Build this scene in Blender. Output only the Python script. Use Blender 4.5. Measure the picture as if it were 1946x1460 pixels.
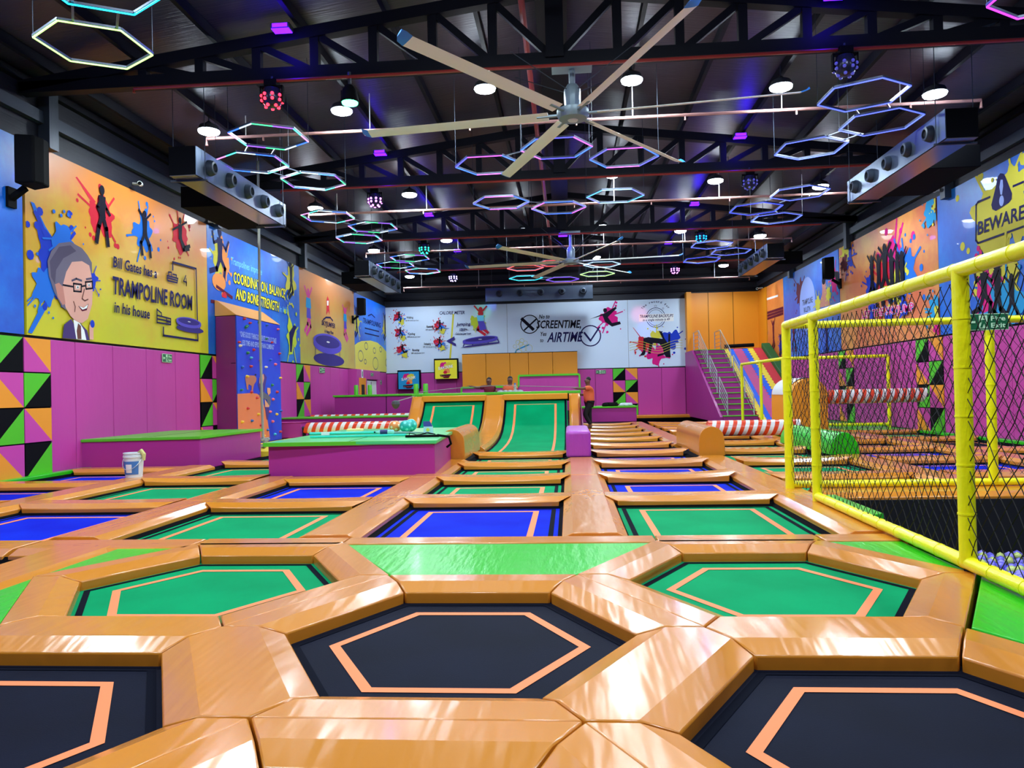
import bpy, bmesh, math, random
from mathutils import Vector, Matrix
rnd = random.Random(7)
for o in list(bpy.data.objects): bpy.data.objects.remove(o)
SC = bpy.context.scene
COL = SC.collection
# ------------------------------------------------------------------ camera, world, exposure
F = 1410.0; PW, PH = 1946, 1460; CZ = 1.4
YAW = math.atan(107/F); PITCH = math.atan(16/F); ROLL = math.radians(1.27)
fwd = Vector((-math.sin(YAW)*math.cos(PITCH), math.cos(YAW)*math.cos(PITCH), math.sin(PITCH)))
r0 = Vector((math.cos(YAW), math.sin(YAW), 0)); u0 = r0.cross(fwd)
RR = r0*math.cos(ROLL) - u0*math.sin(ROLL); UU = r0*math.sin(ROLL) + u0*math.cos(ROLL)
cam = bpy.data.cameras.new('camera'); cam.lens = F/PW*36; cam.sensor_width = 36; cam.clip_end = 200
co = bpy.data.objects.new('camera', cam); COL.objects.link(co)
m3 = Matrix((RR, UU, -fwd)).transposed()
co.matrix_world = Matrix.Translation((0, 0, CZ)) @ m3.to_4x4()
SC.camera = co
w = bpy.data.worlds.new('world'); SC.world = w; w.use_nodes = True
w.node_tree.nodes['Background'].inputs[0].default_value = (0.10, 0.16, 0.42, 1)
w.node_tree.nodes['Background'].inputs[1].default_value = 0.025
SC.view_settings.view_transform = 'Standard'; SC.view_settings.look = 'None'
SC.view_settings.gamma = 1; SC.view_settings.use_curve_mapping = False
SC.view_settings.exposure = -0.12
LAMP_W = 530.0            # watts of each white ceiling lamp
LAMP_C = (0.80, 0.93, 1.0)

def ray(u, v): return fwd + RR*((u-PW/2)/F) - UU*((v-PH/2)/F)
def at_x(u, v, x):
    d = ray(u, v); return Vector((0, 0, CZ)) + d*(x/d.x)
def at_y(u, v, y):
    d = ray(u, v); return Vector((0, 0, CZ)) + d*(y/d.y)
def at_z(u, v, z=0.1):
    d = ray(u, v); return Vector((0, 0, CZ)) + d*((z-CZ)/d.z)

# ------------------------------------------------------------------ materials
def srgb(c):
    return tuple(((x/255)/12.92 if x/255 <= .04045 else ((x/255+.055)/1.055)**2.4) for x in c)
MATS = {}
def mat(name, rgb, rough=.5, metal=0, bump=0, bscale=20, bstretch=(1, 1, 1), mix=None, mscale=3, emit=0, coat=0, spec=.5, detail=3):
    if name in MATS: return MATS[name]
    m = bpy.data.materials.new(name); m.use_nodes = True
    nt = m.node_tree; b = nt.nodes['Principled BSDF']; L = nt.links
    c = srgb(rgb)
    b.inputs['Base Color'].default_value = (*c, 1); b.inputs['Roughness'].default_value = rough
    b.inputs['Metallic'].default_value = metal; b.inputs['Specular IOR Level'].default_value = spec
    b.inputs['Coat Weight'].default_value = coat; b.inputs['Coat Roughness'].default_value = .12
    if emit:
        b.inputs['Emission Color'].default_value = (*c, 1); b.inputs['Emission Strength'].default_value = emit
    if bump or mix:
        tc = nt.nodes.new('ShaderNodeTexCoord'); mp = nt.nodes.new('ShaderNodeMapping')
        mp.inputs['Scale'].default_value = bstretch; L.new(tc.outputs['Object'], mp.inputs['Vector'])
    if bump:
        n = nt.nodes.new('ShaderNodeTexNoise'); n.inputs['Scale'].default_value = bscale; n.inputs['Detail'].default_value = detail
        L.new(mp.outputs[0], n.inputs['Vector'])
        bp = nt.nodes.new('ShaderNodeBump'); bp.inputs['Strength'].default_value = bump; bp.inputs['Distance'].default_value = .02
        L.new(n.outputs['Fac'], bp.inputs['Height']); L.new(bp.outputs[0], b.inputs['Normal'])
    if mix:
        n = nt.nodes.new('ShaderNodeTexNoise'); n.inputs['Scale'].default_value = mscale; n.inputs['Detail'].default_value = 6
        L.new(tc.outputs['Object'], n.inputs['Vector'])
        cr = nt.nodes.new('ShaderNodeValToRGB'); cr.color_ramp.elements[0].position = .35; cr.color_ramp.elements[1].position = .65
        cr.color_ramp.elements[0].color = (*c, 1); cr.color_ramp.elements[1].color = (*srgb(mix), 1)
        L.new(n.outputs['Fac'], cr.inputs[0]); L.new(cr.outputs[0], b.inputs['Base Color'])
    MATS[name] = m; return m
ORX = mat('orange_vinyl_x', (208, 130, 38), .24, bump=.42, bscale=4.2, bstretch=(2.6, .5, 1), coat=.35, spec=.5, detail=1.5)
ORY = mat('orange_vinyl_y', (208, 130, 38), .24, bump=.42, bscale=4.2, bstretch=(.5, 2.6, 1), coat=.35, spec=.5, detail=1.5)
ORW = mat('orange_wall_vinyl', (232, 148, 18), .45, bump=.2, bscale=3)
GRN = mat('green_vinyl', (30, 180, 14), .3, bump=.5, bscale=6, bstretch=(3, .6, 1), coat=.1, spec=.4)
GRT = mat('green_trim', (86, 190, 40), .35)
GRT2 = mat('green_platform_top', (70, 205, 120), .3, bump=.1, bscale=4, coat=.3)
PNK = mat('pink_vinyl', (188, 62, 152), .45, bump=.45, bscale=2.2, bstretch=(2, 2, .7), spec=.35)
PUR = mat('purple_vinyl', (166, 44, 138), .42, bump=.4, bscale=2.2, spec=.35)
PUL = mat('light_purple_vinyl', (172, 66, 180), .3, bump=.6, bscale=9, bstretch=(2, 2, .4))
CHK = {'g': mat('checker_green', (76, 190, 34), .4), 'k': mat('checker_black', (5, 5, 12), .8, spec=.1),
       'o': mat('checker_orange', (236, 150, 40), .4), 'p': mat('checker_pink', (196, 66, 158), .5, spec=.3)}
MG = mat('mat_green', (0, 134, 82), .75, bump=.05, bscale=160, mix=(0, 148, 92), mscale=1.3, spec=.04)
MB_ = mat('mat_blue', (2, 24, 178), .75, bump=.05, bscale=160, mix=(4, 42, 196), mscale=1.3, spec=.04)
MK = mat('mat_black', (10, 14, 30), .75, bump=.08, bscale=140, mix=(14, 19, 38), mscale=1.5, spec=.08)
TAPE = mat('orange_tape', (244, 130, 76), .7)
BAND = mat('dark_band', (8, 12, 26), .85, spec=.05)
SKIRT = mat('dark_skirt', (5, 6, 12), .9, spec=.05)
YEL = mat('yellow_foam_sleeve', (246, 240, 10), .35, bump=.3, bscale=14, coat=.3)
NET = mat('black_netting', (16, 16, 24), .8)
BLK = mat('black_void', (6, 7, 12), .9)
ROOF = mat('roof_sheet', (54, 48, 68), .38, bump=.35, bscale=4, bstretch=(.4, 6, 1), metal=.15)
STEEL = mat('dark_steel', (9, 11, 24), .55, spec=.2)
STEEL2 = mat('grey_steel', (50, 60, 76), .5, bump=.1, metal=.2)
NAVY = mat('navy_wall', (10, 14, 32), .6, bump=.3, bscale=3, bstretch=(.3, .3, 10))
REDP = mat('red_pipe', (150, 46, 44), .35)
PINKP = mat('white_lit_pipe', (200, 150, 145), .35)  # red pipe made pale: the white light on it is in the colour
GALV = mat('galvanised_duct', (92, 106, 126), .35, metal=.85, bump=.25, bscale=4)
DUCTK = mat('black_duct', (6, 7, 12), .85, spec=.08)
WPLAST = mat('white_plastic', (228, 230, 232), .4)
CREAM = mat('fan_blade_cream', (255, 253, 244), .5)
FANG = mat('fan_grey', (138, 156, 168), .4, metal=.3)
CAPB = mat('blade_cap_blue', (50, 140, 235), .35)
ROPE = mat('rope_grey', (150, 150, 145), .9, bump=.6, bscale=60)
WHITE = mat('white_vinyl', (226, 228, 226), .3, coat=.3)
RED = mat('red_vinyl', (222, 66, 28), .3, coat=.3)
CHROME = mat('steel_rail', (196, 206, 214), .3, metal=.6)
YMAT = mat('yellow_crash_mat', (240, 214, 60), .4)
SPK = mat('speaker_black', (6, 6, 9), .8, spec=.12)

# ------------------------------------------------------------------ mesh builder and tagging
LABELS = {}
def tag(o, label=None, cat=None, group=None, kind=None):
    if label:
        o['label'] = label
        LABELS.setdefault(label, []).append(o.name)
    if cat: o['category'] = cat
    if group: o['group'] = group
    if kind: o['kind'] = kind
    return o
def thing(name, loc, label, cat, group=None):
    o = bpy.data.objects.new(name, None); o.empty_display_size = .1; COL.objects.link(o); o.location = loc
    return tag(o, label, cat, group)
class MB:
    def __init__(s): s.v = []; s.f = []; s.mi = []; s.mats = []
    def m(s, mt):
        if mt not in s.mats: s.mats.append(mt)
        return s.mats.index(mt)
    def poly(s, pts, mt):
        i = len(s.v); s.v += [tuple(p) for p in pts]; s.f.append(list(range(i, i+len(pts)))); s.mi.append(s.m(mt)); return s
    def faces(s, pts, fs, mt):
        i = len(s.v); k = s.m(mt); s.v += [tuple(p) for p in pts]
        for f in fs: s.f.append([i+a for a in f]); s.mi.append(k)
        return s
    def box(s, a, b, mt):
        x0, y0, z0 = a; x1, y1, z1 = b
        P = [(x0, y0, z0), (x1, y0, z0), (x1, y1, z0), (x0, y1, z0), (x0, y0, z1), (x1, y0, z1), (x1, y1, z1), (x0, y1, z1)]
        return s.faces(P, [(0, 3, 2, 1), (4, 5, 6, 7), (0, 1, 5, 4), (1, 2, 6, 5), (2, 3, 7, 6), (3, 0, 4, 7)], mt)
    def prism(s, poly, z0, z1, mt, top=None):
        n = len(poly); P = [(p[0], p[1], z0) for p in poly]+[(p[0], p[1], z1) for p in poly]
        s.faces(P, [tuple(range(n))[::-1]]+[(i, (i+1) % n, n+(i+1) % n, n+i) for i in range(n)], mt)
        return s.poly([(p[0], p[1], z1) for p in poly], top or mt)
    def loft(s, rings, mt, cap=True, closed=True):
        n = len(rings[0]); P = [p for r in rings for p in r]; fs = []
        for k in range(len(rings)-1):
            for i in range(n if closed else n-1):
                j = (i+1) % n; fs.append((k*n+i, k*n+j, (k+1)*n+j, (k+1)*n+i))
        if cap: fs.append(tuple(range(n))[::-1]); fs.append(tuple(range(len(P)-n, len(P))))
        return s.faces(P, fs, mt)
    def tube(s, pts, r, mt, n=8, cap=True):
        pts = [Vector(p) for p in pts]; rings = []; ref = None
        for i, p in enumerate(pts):
            d = (pts[min(i+1, len(pts)-1)]-pts[max(i-1, 0)]).normalized()
            if ref is None: ref = d.cross(Vector((0, 0, 1)) if abs(d.z) < .9 else Vector((1, 0, 0))).normalized()
            a = (ref-d*ref.dot(d)).normalized(); ref = a; b = d.cross(a)
            rr = r[i] if isinstance(r, (list, tuple)) else r
            rings.append([p+a*(rr*math.cos(2*math.pi*k/n))+b*(rr*math.sin(2*math.pi*k/n)) for k in range(n)])
        return s.loft(rings, mt, cap)
    def beam(s, a, b, w, h, mt):
        a = Vector(a); b = Vector(b); d = (b-a).normalized()
        up = Vector((0, 0, 1)) if abs(d.z) < .95 else Vector((0, 1, 0))
        x = d.cross(up).normalized()*w/2; y = x.cross(d).normalized()*h/2
        return s.loft([[p-x-y, p+x-y, p+x+y, p-x+y] for p in (a, b)], mt)
    def lathe(s, c, prof, mt, n=16, axis='z'):
        c = Vector(c); rings = []
        for r, t in prof:
            ring = []
            for k in range(n):
                a = 2*math.pi*k/n; x, y = r*math.cos(a), r*math.sin(a)
                ring.append(c+(Vector((x, y, t)) if axis == 'z' else Vector((t, x, y)) if axis == 'x' else Vector((x, t, -y))))
            rings.append(ring)
        return s.loft(rings, mt)
    def build(s, name, parent=None, smooth=False, bevel=0, label=None, cat=None, group=None, kind=None, angle=35, seg=2):
        me = bpy.data.meshes.new(name)
        if parent is not None:
            org = Vector(parent.location)
            q = parent.parent
            while q is not None: org = org+Vector(q.location); q = q.parent
        else:
            xs = [v[0] for v in s.v]; ys = [v[1] for v in s.v]; zs = [v[2] for v in s.v]
            org = Vector(((min(xs)+max(xs))/2, (min(ys)+max(ys))/2, min(zs)))
        me.from_pydata([tuple(Vector(v)-org) for v in s.v], [], s.f)
        for mt in s.mats: me.materials.append(mt)
        me.polygons.foreach_set('material_index', s.mi)
        if smooth: me.polygons.foreach_set('use_smooth', [True]*len(s.f))
        me.update(); o = bpy.data.objects.new(name, me); COL.objects.link(o)
        if smooth:
            try: me.set_sharp_from_angle(angle=math.radians(angle))
            except Exception: pass
        if bevel:
            bv = o.modifiers.new('bevel', 'BEVEL'); bv.width = bevel; bv.segments = seg; bv.limit_method = 'ANGLE'; bv.angle_limit = math.radians(30)
        if parent is not None: o.parent = parent
        else: o.location = org
        return tag(o, label, cat, group, kind)
def copy_tree(o, loc=None, parent=None, label=None, group=None):
    c = o.copy(); COL.objects.link(c)
    if parent is not None: c.parent = parent
    if loc is not None: c.location = loc
    if label: tag(c, label)
    if group: c['group'] = group
    for ch in o.children: copy_tree(ch, None, c)
    return c
ORD = ['first', 'second', 'third', 'fourth', 'fifth', 'sixth', 'seventh', 'eighth', 'ninth', 'tenth', 'eleventh', 'twelfth', 'thirteenth', 'fourteenth', 'fifteenth', 'sixteenth', 'seventeenth', 'eighteenth', 'nineteenth', 'twentieth', 'twenty-first', 'twenty-second', 'twenty-third', 'twenty-fourth', 'twenty-fifth', 'twenty-sixth', 'twenty-seventh', 'twenty-eighth', 'twenty-ninth', 'thirtieth']
XL, XR, YB = -9.65, 9.85, 38.8
def roof_z(x): return 8.55-.125*abs(x+.1)

# ------------------------------------------------------------------ ceiling lamps (the light of the hall)
def spot(parent, loc, energy, color, angle, size=.12, aim=None, blend=.4):
    l = bpy.data.lights.new('lamp_light', 'SPOT'); l.energy = energy; l.color = color; l.spot_size = angle; l.spot_blend = blend; l.shadow_soft_size = size
    o = bpy.data.objects.new('lamp_light', l); COL.objects.link(o); o.parent = parent; o.location = loc
    if aim is not None: o.rotation_euler = Vector(aim).to_track_quat('-Z', 'Y').to_euler()
    return o
LENS = mat('lamp_lens', (225, 242, 255), .4, emit=110)
FLOODB = mat('flood_lens_violet', (70, 14, 255), .4, emit=9)
HOUS = mat('lamp_housing', (60, 64, 72), .4)
def lamp_proto():
    t = thing('high_bay_lamp', (0, 0, 0), None, 'lamp')
    hz = MB().lathe((0, 0, 0), [(.03, .2), (.06, .17), (.19, .10), (.235, .0), (.22, -.01)], HOUS, 14).build('housing', t, True)
    MB().lathe((0, 0, 0), [(.225, -.012), (.21, -.05), (.12, -.085)], LENS, 14).build('lens', hz, True)
    MB().tube([(0, 0, .2), (0, 0, .42)], .015, STEEL2, 6).build('bracket', t)
    spot(t, (0, 0, -.14), LAMP_W, LAMP_C, math.radians(167), .2, (0, 0, -1), .4)
    return t
lp = lamp_proto(); first = True
COLN = ['nearest the left wall', 'left of centre', 'just left of the ridge pipe', 'just right of the ridge pipe', 'right of centre', 'nearest the right wall']
ROWN = ['row nearest in view', 'second row back', 'third row back', 'farthest row']
for r, y in enumerate((15.4, 22.15, 29.0, 35.7)):
    for c, x in enumerate((-7.6, -4.67, -1.6, 1.45, 4.45, 7.45)):
        if (r, c) in ((1, 2), (3, 2), (3, 4), (3, 1)): continue
        loc = (x, y, 7.95-.1*abs(x)); lab = 'white round ceiling lamp %s, %s' % (COLN[c], ROWN[r])
        if first: lp.location = loc; tag(lp, lab, None, 'white ceiling lamps'); first = False
        else: copy_tree(lp, loc, None, lab, 'white ceiling lamps')
# unseen lamp rows, added out of view to brighten the near trampolines
for c, x in enumerate((-7.6, -4.67, -1.6, 1.45, 4.45, 7.45)):
    for y in (8.6, 1.8):
        copy_tree(lp, (x, y, 7.95-.1*abs(x)), None, 'added unseen white ceiling lamp brightening the front trampolines', 'added lamps above the front trampolines')
# ------------------------------------------------------------------ shell
def struct(mb, name): return mb.build(name, kind='structure')
YN = -6.0
m = MB()
m.box((XL-.3, YN, -1.7), (XR+.3, YB+.3, -1.5), BLK); struct(m, 'floor')
m = MB(); m.box((XL-.3, YN, -1.5), (XL, YB+.3, 7.6), NAVY); struct(m, 'wall_left')
m = MB(); m.box((XR, YN, -1.5), (XR+.3, YB+.3, 7.6), NAVY); struct(m, 'wall_right')
m = MB(); m.box((XL, YB, -1.5), (XR, YB+.3, 8.8), NAVY); struct(m, 'wall_back')
m = MB(); m.box((XL, YN-.3, -1.5), (XR, YN, 8.8), NAVY); struct(m, 'wall_front')
m = MB()
for s in (-1, 1):
    xe = XL-.3 if s < 0 else XR+.3
    z0, z1 = roof_z(-.1), roof_z(xe)
    P = [(-.1, z0), (xe, z1), (xe, z1+.15), (-.1, z0+.15)]
    a = [(p[0], YN-.3, p[1]) for p in P]; b = [(p[0], YB+.3, p[1]) for p in P]
    m.loft([a, b], ROOF)
struct(m, 'ceiling')
# purlins under the roof sheet, girts and columns on the walls
m = MB()
for s in (-1, 1):
    for k in range(1, 7):
        x = s*k*1.5; z = roof_z(x)
        m.box((x-.04, YN, z-.2), (x+.04, YB, z-.01), STEEL)
struct(m, 'trim_1')
m = MB()
for xx, s in ((XL, 1), (XR, -1)):
    for z, h in ((6.55, .22), (7.15, .12)):
        m.box((min(xx, xx+s*.12), YN, z), (max(xx, xx+s*.12), YB, z+h), STEEL2 if z < 7 else STEEL)
for z in (6.4, 6.8, 7.2, 7.6): m.box((XL, YB-.1, z), (XR, YB, z+.12), STEEL)
struct(m, 'trim_2')
m = MB(); m.box((-.42, YN, 7.95), (.12, YB, 8.35), STEEL); struct(m, 'trim_3')
TY = [5.9, 12.5, 19.1, 25.8, 32.4]
for i, y in enumerate(TY):
    for xx, s, sd in ((XL, 1, 'left'), (XR, -1, 'right')):
        m = MB()
        x0 = min(xx, xx+s*.22); m.box((x0, y+.45, 6.1), (x0+.22, y+.7, 7.5), STEEL2)
        m.build('steel_column', label='grey steel column above the %s wall panels, %s one from the front' % (sd, ORD[i]), cat='column', group='steel columns on the walls')
# roof trusses
for i, y in enumerate(TY):
    nm = ['overhead above the front trampolines', 'nearest in view, carrying the large six-blade fan', 'second in view, behind the large fan', 'third in view, carrying the far fan', 'farthest in view, before the back wall'][i]
    t = thing('roof_truss', (-.1, y, 7.0), 'black triangular steel roof truss, %s' % nm, 'roof truss', 'roof trusses')
    zb = 7.0
    def zt(x): return 8.22-.125*abs(x+.1)
    MB().beam((XL+.05, y, zb), (XR-.05, y, zb), .2, .2, STEEL).build('bottom_chord', t)
    MB().beam((XL+.05, y, zt(XL)), (-.1, y, zt(-.1)), .2, .2, STEEL).build('top_chord', t)
    MB().beam((XR-.05, y, zt(XR)), (-.1, y, zt(-.1)), .2, .2, STEEL).build('top_chord', t)
    MB().beam((-.1, y, zb), (-.1, y, zt(-.1)), .3, .3, STEEL).build('king_post', t)
    for s in (-1, 1):
        for k in range(9):
            x = -.1+s*(1.03*k+1.05)
            if abs(x) > 9.2: continue
            MB().beam((x, y, zb), (x, y, zt(x)), .15, .13, STEEL).build('web_post', t)
            xi = x-s*1.03 if k else -.1
            MB().beam((x, y, zt(x)-.03), (xi+s*.05, y, zb+.04), .1, .12, STEEL).build('web_diagonal', t)
# pipes
t = MB().tube([(-.62, YN+1, 7.75), (-.62, YB-2, 7.75)], .055, REDP, 8)
t.build('sprinkler_main_pipe', smooth=True, label='long red sprinkler main pipe running under the roof ridge', cat='pipe')
for y in (9.6, 15.9, 22.4, 28.9, 35.6):
    m = MB(); x0, x1, z = -7.9, 8.6, 7.2 if y < 20 else 7.04
    if y > 35: z = 6.6
    if y < 10: z = 7.3
    m.tube([(x0, y, z-.16), (x0, y, z), (x1, y, z), (x1, y, z-.16)], .035, PINKP, 8)
    for k in range(7):
        x = x0+1.3+k*2.3; m.tube([(x, y, z), (x, y, z-.11)], .02, PINKP, 6)
    p = m.build('branch_pipe', smooth=True, label='pale white-lit sprinkler branch pipe with small heads, %s' % {9.6: 'nearest the camera', 15.9: 'just behind the large fan', 22.4: 'between the second and third trusses', 28.9: 'just behind the far fan', 35.6: 'before the back wall duct'}[y], cat='pipe', group='sprinkler branch pipes')
    for x in (-7.0, -4.2, 1.5, 4.6, 7.0): MB().tube([(x, y, z), (x, y, roof_z(x)-.02)], .012, WPLAST, 5).build('hanger_rod', p)
for i, y in enumerate(TY):
    m = MB(); m.tube([(-7.4, y-.2, 6.75), (-7.4, y-.2, 6.82), (8.6, y-.2, 6.82)], .028, REDP, 8)
    p = m.build('branch_pipe', smooth=True, label='thin dark red pipe clipped under the %s roof truss' % ['overhead', 'nearest visible', 'second visible', 'third visible', 'farthest'][i], cat='pipe', group='red pipes under the trusses')
# ------------------------------------------------------------------ pads and trampolines
def put(p, z): return (p[0], p[1], z)
def pad_poly(base, top, name, mt, label, group=None, zb=-.04, z1=.07, z2=.115, sag=0, cat='padding', part=None):
    """a foam pad: outline base up to z1, sloping in to the outline top at z2"""
    m = MB(); n = len(base)
    m.loft([[put(p, zb) for p in base], [put(p, z1) for p in base], [put(p, z2) for p in top]], mt)
    o = m.build(name, smooth=True, bevel=.009, label=label, cat=cat, group=group, angle=9)
    return o
HL = 1.345; HC = {'central black': (-.64, 4.08, 'k'), 'front left black': (-2.655, 2.915, 'k'), 'front right black': (1.375, 2.915, 'k'),
                  'left green': (-2.655, 5.245, 'g'), 'right green': (1.375, 5.245, 'g'), 'lowest': (-.64, 1.75, 'k'), 'nearest left': (-2.655, .585, 'g'), 'nearest right': (1.375, .585, 'g')}
MCOL = {'g': MG, 'b': MB_, 'k': MK}; MCN = {'g': 'green', 'b': 'blue', 'k': 'black'}
def ringfaces(m, outer, inner, z, mt):
    n = len(outer)
    for i in range(n):
        j = (i+1) % n; m.poly([put(outer[i], z), put(outer[j], z), put(inner[j], z), put(inner[i], z)], mt)
def hexpts(c, r, a0=0): return [(c[0]+r*math.cos(a0+k*math.pi/3), c[1]+r*math.sin(a0+k*math.pi/3)) for k in range(6)]
for nm, (x, y, c) in HC.items():
    t = thing('hexagonal_trampoline', (x, y, 0), '%s hexagonal trampoline with orange tape line, the %s one' % (MCN[c], nm) if nm not in ('lowest', 'nearest left', 'nearest right') else '%s hexagonal trampoline just below the camera, %s' % (MCN[c], nm), 'trampoline', 'hexagonal trampolines')
    MB().prism(hexpts((x, y), 1.12), -.03, 0, MCOL[c]).build('jump_mat', t)
    m = MB(); ringfaces(m, hexpts((x, y), .73), hexpts((x, y), .665), .003, TAPE); m.build('orange_tape_ring', t)
    m = MB(); ringfaces(m, hexpts((x, y), .95), hexpts((x, y), .90), .003, BAND); m.build('dark_edge_band', t)
    m = MB(); R1, R2 = hexpts((x, y), 1.18), hexpts((x, y), 1.06)
    for i in range(6):
        j = (i+1) % 6; m.poly([put(R1[i], .045), put(R1[j], .045), put(R2[j], .006), put(R2[i], .006)], SKIRT if c == 'k' else MCOL[c])
    m.build('spring_skirt', t)
def key(p): return (round(p[0], 2), round(p[1], 2))
edges = {}
for nm, (x, y, c) in HC.items():
    P = hexpts((x, y), HL)
    for k in range(6):
        a, b = P[k], P[(k+1) % 6]; e = tuple(sorted([key(a), key(b)]))
        edges.setdefault(e, []).append((nm, a, b, k))
EDN = ['upper right', 'top', 'upper left', 'lower left', 'bottom', 'lower right']
for e, us in edges.items():
    nm, a, b, k = us[0]
    A = Vector((*a, 0)); B = Vector((*b, 0)); d = (B-A).normalized(); c0 = Vector((*HC[nm][:2], 0))
    nrm = Vector((-d.y, d.x, 0));
    if nrm.dot(c0-A) < 0: nrm = -nrm        # towards hex of us[0]
    if max(A.y, B.y) < .2: continue
    if len(us) == 2:
        lab = 'thick orange vinyl pad between the %s and the %s hexagonal trampolines' % (us[0][0], us[1][0])
        base = [A, A+d*.185-nrm*.32, B-d*.185-nrm*.32, B, B-d*.185+nrm*.32, A+d*.185+nrm*.32]
        top = [A, A+d*.104-nrm*.18, B-d*.104-nrm*.18, B, B-d*.104+nrm*.18, A+d*.104+nrm*.18]
    else:
        lab = 'orange vinyl pad on the %s edge of the %s hexagonal trampoline' % (EDN[k], nm)
        base = [A, B, B-d*.185+nrm*.32, A+d*.185+nrm*.32]; top = [A, B, B-d*.104+nrm*.18, A+d*.104+nrm*.18]
        if len([1]) and nrm.z == 0:
            # keep counter-clockwise order irrelevant: loft is closed either way
            pass
    g = .006
    base = [p-(p-(A+B)/2).normalized()*g for p in base]; top = [p-(p-(A+B)/2).normalized()*g for p in top]
    ang = abs(d.x)
    pad_poly(base, top, 'trampoline_pad', ORX if ang < .8 else ORY if False else ORX, lab, 'pads around the hexagonal trampolines')
# green filler pads around the honeycomb (level with the pads)
def filler(poly, label, mt=GRN, name='filler_pad', grp='flat green filler pads', z=.108):
    m = MB(); m.loft([[put(p, -.04) for p in poly], [put(p, z) for p in poly]], mt)
    return m.build(name, bevel=.01, label=label, cat='padding', group=grp)
TL, TR = hexpts(HC['left green'], HL), hexpts(HC['right green'], HL); TC = hexpts(HC['central black'], HL)
filler([(TC[2][0]+.01, 5.255), (TC[1][0]-.01, 5.255), (TR[2][0]-.01, 6.33), (TL[1][0]+.01, 6.33)], 'wide bright green trapezoid floor pad above the central black hexagonal trampoline', name='filler_pad')
filler([(-3.97, 5.30), (-3.36, 6.33), (-3.97, 6.33)], 'bright green triangle floor pad left of the left green hexagonal trampoline')
filler([(2.70, 5.30), (2.70, 6.33), (2.10, 6.33)], 'bright green triangle floor pad right of the right green hexagonal trampoline')
filler([(-3.97, 5.19), (-3.97, 1.8), (-3.36, 1.8), (-3.36, 4.13)], 'bright green floor pad at the lower left beside the left green hexagonal trampoline')
filler([(2.72, 5.19), (2.09, 4.10), (2.72, 2.95)], 'bright green triangle floor pad right of the pad between right green and front right black')
filler([(2.745, 6.33), (2.745, -1), (2.80, -1), (2.80, 6.33)], 'long bright green floor pad under the yellow net frame rail')
filler([(-9.64, 14.0), (-9.64, 4), (-9.42, 4), (-9.42, 14.0)], 'narrow green floor pad along the foot of the left wall')
filler([(9.61, 21.5), (9.61, 9.7), (9.84, 9.7), (9.84, 21.5)], 'narrow green floor pad along the foot of the right wall')
filler([(5.6, 30), (5.6, 22.0), (9.82, 22.0), (9.82, 30)], 'green floor pad under the far yellow net frame', z=.09)
filler([(2.80, 9.05), (2.80, 7.5), (3.12, 7.7), (3.12, 9.05)], 'green floor pad inside the net at the corner of the ball pit')
# front transverse strip pads (y about 6.4)
def strip_x(x0, x1, yc, hw, label, grp, lip=.12, z1=.07, z2=.115, cut=.1, ends=(1, 1), near_flat=False, sag=0):
    """pad running along x; ends tuck against the lengthwise pads"""
    n = 9; rows = []
    m = MB(); P = []; K = 6
    for i in range(n):
        f = i/(n-1); lift = sag*(2*f-1)**2
        xb = x0+(x1-x0)*f; ct0 = cut*ends[0]*(1-f); ct1 = cut*ends[1]*f
        xt = xb-ct0+ct1
        yn, yf = yc-hw, yc+hw
        ln = 0 if near_flat else lip
        rows.append([(xb, yn, -.04), (xb, yn, z1+lift), (xt, yn+ln, z2+lift), (xt, yf-lip, z2+lift), (xb, yf, z1+lift), (xb, yf, -.04)])
    m.loft(rows, ORY)
    return m.build('trampoline_pad', smooth=True, bevel=.008, label=label, cat='padding', group=grp, angle=9)
def strip_y(xc, hw, y0, y1, label, grp, lip=.1, z1=.075, z2=.12, halves=(1, 1), name='lengthwise_pad'):
    m = MB(); a, b = xc-hw*halves[0], xc+hw*halves[1]
    la, lb = lip*(halves[0] == 1), lip*(halves[1] == 1)
    g = .006
    rows = [[(a, y, -.04), (a, y, z1), (a+la, y, z2), (b-lb, y, z2), (b, y, z1), (b, y, -.04)] for y in (y0+g, y1-g)]
    m.loft(rows, ORX)
    return m.build(name, smooth=True, bevel=.008, label=label, cat='padding', group=grp, angle=9)
SX = {0: -7.2, 1: -4.72, 2: -2.27, 3: .21, 4: 2.68, 5: 5.15, 6: 7.62}
FS = [(-9.6, -7.45, 'far left column'), (-7.2, -4.95, 'column second from the left wall'), (-4.9, -3.36, 'left of the left green hexagon'), (-3.33, -2.02, 'above the left green hexagon'), (-2.0, .71, 'above the green trapezoid'), (.73, 2.08, 'above the right green hexagon'), (2.1, 2.8, 'at the foot of the yellow net')]
for x0, x1, nmm in FS:
    strip_x(x0, x1, 6.42, .32 if x0 > -4 else .30, 'orange crosswise front pad %s' % nmm, 'crosswise front pads', ends=(0, 0), near_flat=(nmm == 'above the green trapezoid'), z2=.115, cut=0) if x0 > -3.4 and 'hexagon' in nmm and False else \
    strip_x(x0, x1, 6.535 if x0 > -4.9 else 6.42, .195 if x0 > -4.9 else .30, 'orange crosswise front pad %s' % nmm, 'crosswise front pads', ends=(0, 0), near_flat=x0 > -4.9, cut=0)
strip_y(-4.32, .33, -.6, 2.9, 'orange lengthwise pad at the left of the front left black hexagon, nearer piece', 'lengthwise pads at the left front')
strip_y(-4.32, .33, 2.9, 6.33, 'orange lengthwise pad left of the left green hexagonal trampoline', 'lengthwise pads at the left front')
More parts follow.
